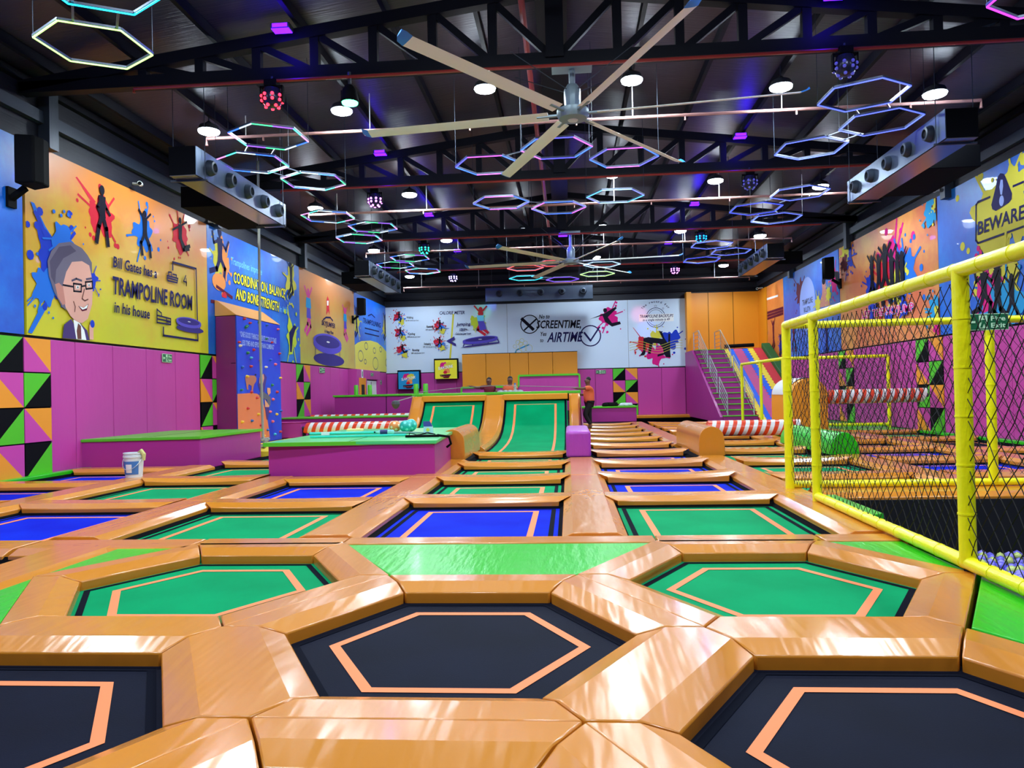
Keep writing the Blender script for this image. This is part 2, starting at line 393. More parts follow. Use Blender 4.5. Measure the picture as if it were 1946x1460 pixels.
# lengthwise strips beyond y=6.7
GAPN = {0: 'second from the left wall', 1: 'leading to the big purple box', 2: 'right of the big purple box', 3: 'leading to the small purple cube', 4: 'leading to the orange bolster', 5: 'leading to the green bolster', 6: 'rightmost behind the net'}
def segs(k, ys):
    for i in range(len(ys)-1):
        strip_y(SX[k], .30, ys[i], ys[i+1], 'orange lengthwise pad %s, %s from the front' % (GAPN[k], ORD[i]), 'lengthwise pads between the trampoline columns')
segs(0, [6.72, 11.7, 14.0]); segs(1, [6.73, 9.1, 11.8]); segs(2, [6.73, 9.2, 11.4, 14.4])
segs(3, [6.73, 9.2, 11.4, 14.42]); segs(4, [6.73, 9.2, 11.4, 14.4]); segs(5, [9.7, 11.5, 14.2]); segs(6, [9.7, 13.6, 18, 22.5])
strip_y(SX[1], .3, 16.3, 17.1, 'short orange lengthwise pad behind the big purple box', 'lengthwise pads between the trampoline columns')
for i, (a, b) in enumerate([(17.6, 19.9), (19.9, 22.1), (22.1, 24.3), (24.3, 26.5), (26.5, 30.0)]):
    strip_y(SX[4], .3, a, b, 'orange lengthwise pad behind the orange bolster, %s from the front' % ORD[i], 'lengthwise pads between the trampoline columns')
for i, (a, b) in enumerate([(16.8, 19.5), (19.5, 22.8)]):
    strip_y(SX[5], .3, a, b, 'orange lengthwise pad behind the green bolster, %s from the front' % ORD[i], 'lengthwise pads between the trampoline columns')
# rectangular trampolines
def tramp(xc, y0, y1, c, label, hw=.95, tx=.655, z=0.0, name='rectangular_trampoline'):
    yc = (y0+y1)/2; t = thing(name, (xc, yc, z), label, 'trampoline', 'rectangular trampolines')
    a, b = xc-hw-.03, xc+hw+.03
    MB().box((a, y0-.03, z-.03), (b, y1+.03, z), MCOL[c]).build('jump_mat', t)
    def rect(ix, iy0, iy1): return [(xc-ix, y0+iy0), (xc+ix, y0+iy0), (xc+ix, y1-iy1), (xc-ix, y1-iy1)]
    m = MB(); ringfaces(m, rect(tx, .2, .2), rect(tx-.065, .265, .265), z+.003, TAPE); m.build('orange_tape_ring', t)
    m = MB(); ringfaces(m, rect(hw-.08, .06, .06), rect(hw-.13, .10, .10), z+.003, BAND); m.build('dark_edge_band', t)
    m = MB(); R1, R2 = rect(hw+.05, -.05, -.05), rect(hw-.035, .03, .03)
    for i in range(4):
        j = (i+1) % 4; m.poly([put(R1[i], z+.06), put(R1[j], z+.06), put(R2[j], z+.006), put(R2[i], z+.006)], SKIRT)
    m.build('spring_skirt', t)
    return t
def column(k, xc, hw, edges, cols, nm, nmpad, y0=6.70, last_pad=True, sag=.0, dpt=.60):
    for i, e in enumerate(edges):
        if cols[i] != '-':
            tramp(xc, y0, e, cols[i], '%s rectangular trampoline, %s in the %s' % (MCN[cols[i]], ORD[i], nm), hw)
        if i < len(edges)-1 or last_pad:
            strip_x(xc-hw+.05, xc+hw-.05, e+dpt/2, dpt/2, 'orange crosswise pad behind the %s bed, %s' % (ORD[i], nm.replace('long column just right of the purple cube', 'long column right of the purple cube')), 'crosswise pads between the rectangular trampolines', lip=.14, cut=.15, z1=.072, z2=.118, sag=sag*.8 if i else .01)
        y0 = e+dpt
column(0, -8.42, .97, [8.8, 11.1, 13.35], 'gbb', 'column along the left wall', '', y0=6.75, last_pad=True)
column(0, -5.97, .93, [8.80, 11.5, 14.3, 16.7], 'bggg', 'second column from the left wall', '', sag=.03)
column(0, -3.49, .92, [8.72, 11.25], 'gb', 'column in front of the big purple box', '', last_pad=True)
column(0, -1.03, .93, [8.92, 11.11, 13.30, 15.5], 'bggg', 'column before the right curved ramp', '', sag=.03)
column(0, 1.44, .93, [8.92+2.19*i for i in range(10)], 'gbbbbggggg', 'long column just right of the purple cube', '', sag=.05)
column(0, 3.92, .93, [10.95, 13.3, 15.6, 17.9, 20.3], 'ggggk', 'column just left of the green bolster', '', y0=9.75, sag=.05)
column(0, 6.4, .93, [10.9, 13.25, 15.5, 17.8], 'bbbk', 'column just right of the green bolster', '', y0=9.75, sag=.03)
column(0, 8.74, .84, [11.6, 14.9, 18.2, 21.2], 'ggkg', 'column against the right wall', '', y0=9.75, sag=.02)
# nearer blue beds at the far left
tramp(-5.9, 3.0, 6.1, 'b', 'blue trampoline bed at the left edge of the picture, nearest of its colour', 1.25)
tramp(-8.6, 3.0, 6.1, 'b', 'blue trampoline by the left wall near the camera', 1.0)
strip_y(-7.35, .3, -.6, 6.1, 'orange lengthwise pad near the left wall beside the nearest blue beds', 'lengthwise pads at the left front')
strip_x(-9.6, -4.65, 2.7, .3, 'orange crosswise pad at the lower left beyond the picture edge', 'crosswise front pads', ends=(0, 0), cut=0)
# far crosswise pads right of the long column
for i in range(4):
    strip_x(3.05, 6.2, 22.6+i*1.9, .32, 'far orange crosswise pad before the stairs, %s from the front' % ORD[i], 'far crosswise pads before the stairs', lip=.13, z1=.09, z2=.14, sag=.04)
    tramp(4.6, 22.95+i*1.9, 24.15+i*1.9, 'k', 'dark trampoline before the stairs, %s from the front' % ORD[i], 1.5, 1.2)
strip_x(3.0, 9.6, 9.38, .33, 'long orange rim pad along the back edge of the ball pit', 'ball pit rims', ends=(0, 0), cut=0)
strip_x(2.5, 6.2, 38.2, .5, 'orange rim pad under the back wall by the stairs', 'ball pit rims', ends=(0, 0), cut=0)
# orange slab beside the net post (carries the fence corner)
# pit walls under the rims
m = MB(); m.box((2.86, 9.02, -1.5), (9.6, 9.06, .04), BLK); m.build('pit_wall', label='black inner wall of the ball pit under the orange rim', cat='pit wall')
m = MB(); m.box((2.81, -1, -1.5), (2.85, 9.02, .0), BLK); m.build('pit_wall', label='black inner side wall of the ball pit under the yellow rail', cat='pit wall')
# ------------------------------------------------------------------ padded blocks
def block(name, poly, z0, z1, mside, mtop, slab, label, cat='padded block', lipo=.04, partname='top_slab'):
    cx = sum(p[0] for p in poly)/len(poly); cy = sum(p[1] for p in poly)/len(poly)
    t = thing(name, (cx, cy, z0), label, cat)
    n = len(poly)
    MB().prism(poly, z0, z1-slab, mside).build('side_padding', t, bevel=.02)
    top = [(cx+(p[0]-cx)*(1+lipo/abs(p[0]-cx)) if abs(p[0]-cx) > .1 else p[0], cy+(p[1]-cy)*(1+lipo/abs(p[1]-cy)) if abs(p[1]-cy) > .1 else p[1]) for p in poly]
    MB().prism(top, z1-slab, z1, mtop).build(partname, t, bevel=.02)
    return t
big = block('padded_platform', [(-4.98, 11.95), (-2.17, 11.82), (-2.44, 16.2), (-4.98, 16.2)], .08, .657, PUR, GRT2, .06, 'large purple padded platform with green top carrying two polka-dot balls')
m = MB(); m.box((-5.02, 11.84, .597), (-2.16, 11.93, .659), GRT); m.build('front_trim', big)
seam = MB(); seam.box((-3.62, 11.86, .656), (-3.605, 16.1, .659), BAND); seam.build('top_seam', big)
left = block('padded_platform', [(-9.62, 13.95), (-7.38, 14.35), (-7.38, 17.3), (-9.62, 17.3)], -.02, .66, PUR, GRT, .06, 'long purple padded platform with green top against the left wall behind the bucket')
seam = MB(); seam.box((-8.5, 14.2, .659), (-8.485, 17.3, .662), BAND); seam.build('top_seam', left)
cube = thing('padded_cube', (.17, 15.7, .1), 'small light purple padded cube in front of the right curved ramp', 'padded block')
MB().box((-.07, 14.45, .1), (.41, 16.9, .62), PUL).build('cover', cube, bevel=.06, seg=4, smooth=True)
def bolster(xc, hw, y0, y1, h, mt, label, wedge=False):
    t = thing('bolster', (xc, (y0+y1)/2, .1), label, 'padded bolster')
    prof = [(-hw, 0)]
    for k in range(13):
        a = math.pi-k*math.pi/12; prof.append((hw*math.cos(a)*(.95 if not wedge else .72+.2*(1-math.sin(a))), h-hw*.95+hw*.95*math.sin(a)))
    prof.append((hw, 0))
    m = MB(); m.loft([[(xc+p[0], y, .1+p[1]) for p in prof] for y in (y0, (y0+y1)/2, y1)], mt); m.build('cover', t, smooth=True, bevel=.01)
    return t
bolster(2.72, .25, 14.5, 17.5, .56, ORX, 'orange round-topped bolster on the lengthwise pad, next to the low striped roller')
bolster(-2.3, .25, 14.45, 16.9, .6, ORX, 'orange round-topped bolster against the right side of the big purple box')
bolster(5.12, .27, 14.3, 17.6, .42, GRN, 'bright green rounded bolster lying behind the net', True)
# orange tower with round top
t = thing('bolster_tower', (6.37, 21, .1), 'tall orange round-topped tower holding the high striped roller', 'padded tower')
m = MB(); prof = [(-.5, 0)]+[(.5*math.cos(math.pi-k*math.pi/12), 1.05+.45*math.sin(k*math.pi/12)) for k in range(13)]+[(.5, 0)]
m.loft([[(6.37+.92*p[0], y, .1+p[1]) for p in prof] for y in (20.2, 22.2)], ORW); m.build('body', t, smooth=True, angle=30)
m = MB(); m.loft([[(6.37+.94*p[0], y, .11+p[1]*1.01) for p in prof[1:-1]] for y in (20.5, 22.1)], WHITE, closed=False, cap=False); m.build('white_top_cover', t, smooth=True)
def roller(x0, x1, y, z, r, label, n=18):
    t = thing('striped_roller', ((x0+x1)/2, y, z-r), label, 'roller')
    m = MB(); L = (x1-x0)/n; N = 16
    for i in range(n):
        a = x0+i*L; sk = .35*r
        rr = []
        for xx in (a, a+L):
            rr.append([(xx+sk*math.sin(2*math.pi*k/N), y+r*math.cos(2*math.pi*k/N), z+r*math.sin(2*math.pi*k/N)) for k in range(N)])
        m.loft(rr, RED if i % 2 == 0 else WHITE, cap=(i in (0, n-1)))
    m.build('striped_cover', t, smooth=True)
    MB().tube([(x0-.12, y, z), (x1+.12, y, z)], r*.3, STEEL2, 8).build('axle', t)
    if z < .5:
        for xx in (x0-.06, x1+.06): MB().box((xx-.03, y-.08, .06), (xx+.03, y+.08, z), STEEL).build('end_stand', t)
    return t
roller(6.95, 9.45, 20.6, 1.09, .19, 'red and white striped roller held high beside the orange tower', 24)
roller(3.45, 5.72, 19.2, .37, .2, 'low red and white striped roller right of the orange bolster', 22)
roller(-8.3, -4.97, 22.9, .42, .17, 'red and white striped roller low behind the two polka-dot balls', 26)
roller(-9.1, -5.3, 25.6, .66, .1, 'red and white striped roller resting behind the green topped ledge', 26)
# ledge, crash mat
t = block('padded_ledge', [(-9.6, 23.9), (-4.95, 23.75), (-4.95, 24.9), (-9.6, 25.1)], .35, .72, PUR, GRT, .05, 'purple ledge with green top between the two left striped rollers', 'padded ledge')
MB().box((-9.6, 24.3, -.4), (-4.95, 24.8, .36), PNK).build('recess_padding', t)
block('padded_ledge', [(-9.62, 23.0), (-8.5, 23.0), (-8.5, 23.7), (-9.62, 23.7)], .1, .6, PNK, PNK, .02, 'pink padded end block beside the low left roller by the climbing column', 'padded block')
m = MB(); m.box((-8.9, 17.65, -.05), (-5.05, 23.2, .1), YMAT); m.build('crash_mat', bevel=.02, label='yellow crash mat under the climbing column and knotted rope', cat='mat')
# ------------------------------------------------------------------ raised deck with the two curved ramps
t = thing('raised_deck', (-4.5, 26, 0), 'raised purple deck with green edge at the top of the curved ramps', 'platform')
MB().box((-9.0, 28.0, .1), (-4.9, 28.2, 1.36), PUR).build('left_face_padding', t, bevel=.02)
MB().box((-9.05, 27.95, 1.36), (-4.85, 28.3, 1.44), GRT).build('left_green_edge', t, bevel=.015)
MB().box((-6.98, 27.985, .1), (-6.96, 28.0, 1.36), BAND).build('seam', t)
MB().box((-9.0, 28.2, 1.1), (.35, 30.5, 1.3), STEEL).build('deck_floor', t)
MB().box((-4.9, 23.5, 1.1), (.35, 25.2, 1.34), STEEL).build('deck_floor', t)
MB().box((-4.88, 25.2, -.1), (.35, 30.6, .24), STEEL).build('lower_floor', t)
MB().box((.28, 23.5, .1), (.36, 28.0, 1.34), PNK).build('right_wall_padding', t)
MB().box((-4.98, 23.35, 1.33), (.38, 23.55, 1.42), GRT).build('front_green_edge', t, bevel=.015)
MB().box((-4.95, 23.5, .1), (-4.88, 28.2, 1.36), PNK).build('left_side_padding', t)
m = MB(); m.poly([(.37, 17.2, .1), (.37, 23.5, .1), (.37, 23.5, 1.36), (.37, 22.9, 1.2)], PUL); m.build('right_side_padding', t)
PROF = [(17.3, .0), (18.6, .0), (19.8, .03), (20.8, .10), (21.6, .24), (22.2, .46), (22.65, .75), (22.95, 1.02), (23.1, 1.18)]
def ramp_pt(i, x, off=0):
    y, z = PROF[i]; a = PROF[max(i-1, 0)]; b = PROF[min(i+1, len(PROF)-1)]
    d = Vector((0, b[0]-a[0], b[1]-a[1])).normalized(); n = Vector((0, -d.z, d.y))
    return Vector((x, y, z))+n*off
def ramp(xc, label, tape_top=True):
    t = thing('curved_trampoline', (xc, 20, 0), label, 'trampoline', 'curved wall trampolines')
    def sheet(x0, x1, i0, i1, off, mt, nm):
        m = MB(); m.loft([[ramp_pt(i, x0, off), ramp_pt(i, x1, off)] for i in range(i0, i1+1)], mt, cap=False, closed=False); return m.build(nm, t, smooth=True)
    n = len(PROF)-1
    sheet(xc-.98, xc+.98, 0, n, 0, MG, 'jump_mat')
    m = MB()
    for s in (-1, 1): m.loft([[ramp_pt(i, xc+s*.655, .006), ramp_pt(i, xc+s*.59, .006)] for i in range(0, n)], TAPE, cap=False, closed=False)
    m.poly([ramp_pt(n-1, xc-.655, .006), ramp_pt(n-1, xc+.655, .006), ramp_pt(n-1, xc+.655, .006)-Vector((0, .02, .06)), ramp_pt(n-1, xc-.655, .006)-Vector((0, .02, .06))], TAPE)
    m.build('orange_tape', t)
    for s in (-1, 1): sheet(xc+s*.93-.03, xc+s*.93+.03, 0, n, .01, BAND, 'dark_edge_band')
    MB().box((xc-.98, 23.05, 1.0), (xc+.98, 23.2, 1.3), SKIRT).build('top_gap', t)
    return t
ramp(-1.03, 'right curved green wall trampoline rising to the deck'); ramp(-3.58, 'left curved green wall trampoline rising to the deck behind the bolster')
def ramp_pad(xc, hw, label):
    m = MB(); rr = []
    for i in range(len(PROF)):
        rr.append([ramp_pt(i, xc-hw, -.02), ramp_pt(i, xc-hw, .08), ramp_pt(i, xc-hw+min(.09, hw*.4), .15), ramp_pt(i, xc+hw-min(.09, hw*.4), .15), ramp_pt(i, xc+hw, .08), ramp_pt(i, xc+hw, -.02)])
    e = [Vector((p.x, p.y+.08, 1.33)) for p in rr[-1]]; rr.append(e)
    m.loft(rr, ORY); m.build('ramp_pad', smooth=True, bevel=.01, label=label, cat='padding', group='pads along the curved ramps')
ramp_pad(-2.3, .31, 'orange curved pad between the two green ramps'); ramp_pad(.18, .17, 'orange curved pad at the right edge of the right green ramp'); ramp_pad(-4.72, .2, 'orange curved pad at the left edge of the left green ramp')
for xc, s in ((-1.03, 'right'), (-3.58, 'left')):
    m = MB(); m.box((xc-1.0, 22.95, 1.16), (xc+1.0, 23.35, 1.34), ORW); m.build('ramp_pad', bevel=.02, label='orange crosswise pad topping the %s green curved ramp' % s, cat='padding', group='pads along the curved ramps')
def green_post(x, y, z, h, label):
    m = MB(); m.lathe((x, y, z), [(.085, 0), (.085, h-.03), (.07, h)], GRT, 12); m.build('padded_post', smooth=True, label=label, cat='post', group='short green padded posts on the deck')
for i, (u, v0, v1) in enumerate(((677, 732, 751), (703, 735, 751))):
    p = at_y(u, v1, 28.4); green_post(p.x, 28.4, 1.4, .42, 'short green post on the left deck edge, %s from the left' % ORD[i])
for i, (u, v0, v1) in enumerate(((791, 730, 750), (809, 732, 750))):
    y = 24.6; p = at_y(u, v1, y); green_post(p.x, y, 1.38, .38, 'short green post near the left ramp top, %s from the left' % ORD[i+2])
# parapet behind the deck
t = thing('safety_wall', (-1.5, 31, 1.3), 'pink padded parapet outlined in green behind the deck, stepping up to the right', 'padded wall')
A = [at_y(877, 737, 31), at_y(986, 734, 31), at_y(986, 713.5, 31), at_y(1101, 711.5, 31)]
MB().box((A[0].x, 31, .6), (A[1].x, 31.15, A[0].z), PNK).build('low_panel', t)
MB().box((A[1].x, 31, .6), (A[3].x, 31.15, A[3].z), PNK).build('high_panel', t)
m = MB(); G = .035
m.beam((A[0].x, 31, A[0].z), (A[1].x, 31, A[0].z), .07, .08, GRT); m.beam((A[1].x, 31, A[0].z), (A[1].x, 31, A[3].z), .07, .08, GRT)
m.beam((A[1].x, 31, A[3].z), (A[3].x, 31, A[3].z), .07, .08, GRT); m.beam((A[3].x, 31, A[3].z), (A[3].x, 31, .7), .07, .08, GRT); m.beam((A[0].x, 31, A[0].z), (A[0].x, 31, 1.3), .07, .08, GRT)
m.build('green_edge', t)
for i in (1050,): pass
block('padded_platform', [(.42, 30.6), (2.75, 30.6), (2.75, 32.2), (.42, 32.2)], .1, .74, PUR, GRT, .07, 'low purple platform with green top behind the walking person')
# ------------------------------------------------------------------ wall pads
LOWT = {'L': 2.58, 'R': 2.62, 'B': 2.58}
def side_panel(side, s0, s1, z0, z1, mt, th=.06, gap=.006, mbx=None):
    m = mbx or MB(); s0 += gap; s1 -= gap; z0 += gap; z1 -= gap
    if side == 'L': m.box((XL, s0, z0), (XL+th, s1, z1), mt)
    elif side == 'R': m.box((XR-th, s0, z0), (XR, s1, z1), mt)
    else: m.box((s0, YB-th, z0), (s1, YB, z1), mt)
    return m
def checker(side, s0, s1, zt, label, z0=.05, rows=4):
    """two tiles wide; s0 is left in the view"""
    t = thing('checker_panel', {'L': (XL, (s0+s1)/2, z0), 'R': (XR, (s0+s1)/2, z0), 'B': ((s0+s1)/2, YB, z0)}[side], label, 'wall padding')
    H = (zt-z0)/rows; W = (s1-s0)/2; dn = {'L': .075, 'R': -.075, 'B': -.075}[side]
    PAT = [[('/', 'g', 'k'), ('\\', 'o', 'p')], [('\\', 'p', 'o'), ('/', 'g', 'k')], [('/', 'k', 'g'), ('\\', 'o', 'p')], [('\\', 'p', 'o'), ('/', 'k', 'g')]]
    def P(s, z):
        return (XL+dn, s, z) if side == 'L' else (XR+dn, s, z) if side == 'R' else (s, YB+dn, z)
    side_panel(side, min(s0, s1), max(s0, s1), z0, zt, BAND, .05).build('backing', t)
    for r in range(rows):
        for c in range(2):
            a = s0+c*W; b = a+W; zt_ = zt-r*H; zb = zt_-H
            k, ca, cb = PAT[r % 4][c]; g = .012*(1 if b > a else -1); gz = .012
            a += g; b -= g; zt_ -= gz; zb += gz
            tri = ([(a, zb), (a, zt_), (b, zt_)], [(a, zb), (b, zb), (b, zt_)]) if k == '/' else ([(a, zt_), (b, zt_), (b, zb)], [(a, zt_), (a, zb), (b, zb)])
            for q, cc in zip(tri, (ca, cb)):
                m = MB(); pts = [P(*p) for p in q]; dv = Vector({'L': (-.04, 0, 0), 'R': (.04, 0, 0), 'B': (0, .04, 0)}[side])
                m.loft([[Vector(p) for p in pts], [Vector(p)+dv for p in pts]], CHK[cc]); m.build({'g': 'green_triangle', 'k': 'black_triangle', 'o': 'orange_triangle', 'p': 'pink_triangle'}[cc], t)
checker('L', 11.7, 13.1, LOWT['L'], 'coloured triangle checker wall padding at the far left edge')
checker('L', 18.72, 20.0, LOWT['L'], 'coloured triangle checker wall padding beside the climbing column on its left')
checker('L', 25.6, 27.0, LOWT['L'], 'coloured triangle checker wall padding on the left wall beyond the climbing column')
checker('R', 27.7, 26.3, LOWT['R'], 'coloured triangle checker wall padding on the right wall by the striped roller', z0=.1)
checker('R', 21.7, 20.2, LOWT['R'], 'coloured triangle checker wall padding on the right wall beside the thick yellow post', z0=.1)
checker('B', 2.31, 3.58, 2.52, 'coloured triangle checker wall padding on the back wall behind the walking person')
def wall_pads(side, ss, zt, desc, z0=.05, mt=None, grp=None):
    for i in range(len(ss)-1):
        side_panel(side, min(ss[i], ss[i+1]), max(ss[i], ss[i+1]), z0, zt, mt or PNK).build('wall_pad', bevel=.015, label='pink wall pad %s, %s from left' % (desc, ORD[i]), cat='wall padding', group=grp or 'pink pads %s' % desc)
wall_pads('L', [13.1, 13.8, 15.0, 16.25, 17.5, 18.7], LOWT['L'], 'above the long left purple platform')
wall_pads('L', [4.5, 5.7, 6.9, 8.1, 9.3, 10.5, 11.7], LOWT['L'], 'on the left wall beyond the picture edge')
wall_pads('L', [22.66, 24.1, 25.6], LOWT['L'], 'right beside the climbing column')
wall_pads('L', [27.0, 28.2, 29.4, 30.6, 31.8], LOWT['L'], 'on the left wall before the white door')
wall_pads('L', [35.95, 37.4, 38.7], LOWT['L'], 'on the left wall beyond the white door')
wall_pads('R', [37.0, 34.5, 32.1, 29.9, 27.7], LOWT['R'], 'on the right wall behind the striped roller', .1)
wall_pads('R', [26.3, 24.7, 23.2, 21.7], LOWT['R'], 'between the right wall checker strips', .1)
wall_pads('R', [20.2, 18.7, 17.2, 15.7, 14.2, 12.7, 11.2, 9.7], LOWT['R'], 'right of the thick yellow post', .1)
wall_pads('B', [-9.6, -8.98, -7.9, -7.02, -5.86, -5.5], 2.52, 'on the back wall by the dunk boards')
wall_pads('B', [.5, 1.4, 2.31], 2.52, 'on the back wall left of its checker strip')
wall_pads('B', [3.58, 4.8, 6.02], 2.5, 'on the back wall right of its checker strip')
t = thing('padded_panel_wall', (-2.5, 38.4, 1), 'tall yellow-orange padded backboard wall of five panels behind the deck', 'wall padding')
xs = [-5.5, -4.25, -3.0, -2.03, -.78, .5]
for a, b in zip(xs, xs[1:]): MB().box((a+.008, 38.35, .8), (b-.008, 38.7, 3.43), ORW).build('panel', t, bevel=.015)
MB().box((-5.5, 38.36, 3.43), (.5, 38.72, 3.46), BAND).build('top_rim', t)
# door alcove on the left wall
t = thing('padded_pier', (-9.4, 34, .05), 'pink padded pier on the left wall holding the white door', 'wall padding')
MB().box((XL, 31.87, .05), (-9.22, 33.5, 2.58), PNK).build('pier_padding', t, bevel=.015)
MB().box((XL, 33.5, 2.15), (-9.22, 35.9, 2.58), PNK).build('lintel_padding', t, bevel=.015)
MB().box((XL, 35.45, .05), (-9.22, 35.9, 2.15), PNK).build('jamb_padding', t, bevel=.01)
MB().box((-9.22, 32.2, .05), (-9.2, 33.25, 2.2), ORW).build('orange_panel', t)
MB().box((-9.2, 32.5, .5), (-9.185, 32.95, 1.9), BLK).build('dark_slot', t)
m = MB(); m.box((XL, 33.5, .05), (-9.3, 35.45, 2.1), WPLAST); d1 = struct(m, 'door_1')
MB().box((-9.3, 34.45, .1), (-9.285, 34.48, 2.05), STEEL2).build('door_gap', d1); MB().box((-9.29, 34.3, 1.0), (-9.25, 34.34, 1.2), CHROME).build('door_handle', d1)
# orange padded recess walls above the stairs
m = MB(); m.box((6.12, YB-.1, 2.9), (9.8, YB, 6.3), ORW); t = m.build('wall_pad', label='tall orange padded wall panels above the top of the stairs', cat='wall padding')
for x in (7.25, 8.5): MB().box((x-.01, YB-.112, 3.0), (x+.01, YB-.1, 6.3), BAND).build('panel_seam', t)
m = MB(); m.box((6.08, YB-.6, 2.9), (6.32, YB, 6.3), ORW); m.build('corner_pad', label='narrow orange padded corner pilaster beside the white record mural', cat='wall padding')
m = MB(); m.box((XR-.1, 37.2, 3.0), (XR, YB-.1, 6.3), ORW); m.build('wall_pad', label='narrow orange padded panel on the right wall at the slide top', cat='wall padding')
# ------------------------------------------------------------------ stairs and slide
X0, X1, Y0, Y1, ZT, NS = 6.14, 7.5, 30.2, 36.6, 3.2, 14
t = thing('staircase', (6.85, 33.5, 0), 'purple padded staircase with green nosings climbing to the slide top', 'staircase')
dy = (Y1-Y0)/NS; dz = ZT/NS
for i in range(NS):
    MB().box((X0, Y0+i*dy, .0), (X1, Y0+(i+1)*dy+.01, .05+(i+1)*dz-.03), PUR).build('step', t)
    MB().box((X0-.02, Y0+i*dy-.03, .05+(i+1)*dz-.03), (X1+.02, Y0+(i+1)*dy, .05+(i+1)*dz), GRT).build('step_nosing', t)
m = MB(); m.box((X0, Y1+.02, .0), (9.8, YB-.13, ZT), PUR); m.build('landing_platform', label='purple padded landing at the top of the stairs and slide', cat='platform')
m = MB()
m.faces([(X0-.12, Y0, 0), (X0-.12, Y1, 0), (X0-.12, Y1, ZT+.05), (X0-.12, Y0, dz+.0), (X0-.02, Y0, 0), (X0-.02, Y1, 0), (X0-.02, Y1, ZT+.05), (X0-.02, Y0, dz)],
        [(0, 1, 2, 3), (4, 5, 6, 7), (3, 2, 6, 7), (0, 3, 7, 4), (1, 2, 6, 5)], PUR)
m.box((X0-.12, Y1, 0), (X0-.02, YB-.13, ZT+.05), PUR); m.build('side_padding', t)
def rail(x, ya, yb, lab, top=False):
    t = thing('handrail', (x, (ya+yb)/2, 0), lab, 'handrail', 'white steel stair handrails')
    za, zb = .05+(ya-Y0)/(Y1-Y0)*ZT, .05+(yb-Y0)/(Y1-Y0)*ZT
    MB().tube([(x, ya, za), (x, ya, za+.95), (x, yb, zb+.95), (x, yb, zb)], .024, CHROME, 6).build('frame_tube', t, smooth=True)
    for k in range(1, 5): MB().tube([(x, ya, za+k*.19), (x, yb, zb+k*.19)], .013, CHROME, 5).build('rail_bar', t)
    if top:
        MB().tube([(x, yb, zb+.95), (x, yb+1.4, zb+.95), (x, yb+1.4, zb)], .024, CHROME, 6).build('top_rail', t, smooth=True)
        for k in range(1, 5): MB().tube([(x, yb, zb+k*.19), (x, yb+1.4, zb+k*.19)], .013, CHROME, 5).build('rail_bar', t)
for x, s in ((6.36, 'left'), (7.40, 'right')):
    rail(x, 30.4, 31.9, 'white bar handrail on the %s of the stairs, lowest' % s)
    rail(x, 32.4, 33.9, 'white bar handrail on the %s of the stairs, middle' % s)
    rail(x, 34.4, 36.6, 'white bar handrail on the %s of the stairs, topmost' % s, True)
SLM = {'b': mat('slide_blue', (24, 92, 214), .6, bump=.3, bscale=30), 'p': mat('slide_pink', (188, 72, 128), .6, bump=.3, bscale=30), 'y': mat('slide_yellow', (236, 206, 60), .6, bump=.3, bscale=30),
       'r': mat('slide_red', (206, 48, 60), .6, bump=.3, bscale=30), 'g': mat('slide_green', (22, 92, 44), .6)}
t = thing('slide', (8.65, 33.5, 0), 'steep multicoloured slide with zigzag stripes beside the stairs', 'slide')
def sl(x, f): return (x, 30.0+f*(Y1-30.0+.1), .08+f*(ZT+.0))
cols = [('y', 7.55, 7.78), ('b', 7.78, 8.0), ('p', 8.0, 8.42), ('b', 8.42, 8.68), ('y', 8.68, 8.95), ('r', 8.95, 9.3)]
m = MB(); N = 26
m.faces([sl(7.52, 0), sl(9.7, 0), sl(9.7, 1), sl(7.52, 1), (7.52, 30, 0), (9.7, 30, 0), (9.7, Y1, 0), (7.52, Y1, 0)], [(0, 1, 2, 3), (4, 5, 6, 7), (0, 3, 7, 4), (1, 2, 6, 5), (0, 1, 5, 4)], SLM['r']); m.build('slide_base', t)
for i, (c, a, b) in enumerate(cols):
    m = MB(); zg = .05
    for k in range(N):
        f0, f1 = k/N, (k+1)/N; fm = (f0+f1)/2
        up = Vector((0, 0, .012+.002*i))
        za = zg if i in (0, 3, 4, 5) else .02
        zb = zg if i in (0, 3, 4, 5) else .02
        m.poly([Vector(sl(a-za, f0))+up, Vector(sl(b, f0))+up, Vector(sl(b, f1))+up, Vector(sl(a-za, f1))+up, Vector(sl(a+za, fm))+up], SLM[c])
    m.build({'b': 'blue_stripe', 'p': 'pink_stripe', 'y': 'yellow_stripe', 'r': 'red_stripe'}[c], t)
m = MB(); m.loft([[sl(9.35, 0), sl(9.75, 0), Vector(sl(9.75, 0))+Vector((0, 0, .25)), Vector(sl(9.35, 0))+Vector((0, 0, .25))], [sl(9.35, 1), sl(9.75, 1), Vector(sl(9.75, 1))+Vector((0, 0, .25)), Vector(sl(9.35, 1))+Vector((0, 0, .25))]], SLM['g']); m.build('green_side_rail', t, bevel=.03)
MB().tube([(7.6, Y1+.1, ZT+.2), (9.0, Y1+.1, ZT+.24)], .09, SPK, 8).build('black_top_roll', t, smooth=True)
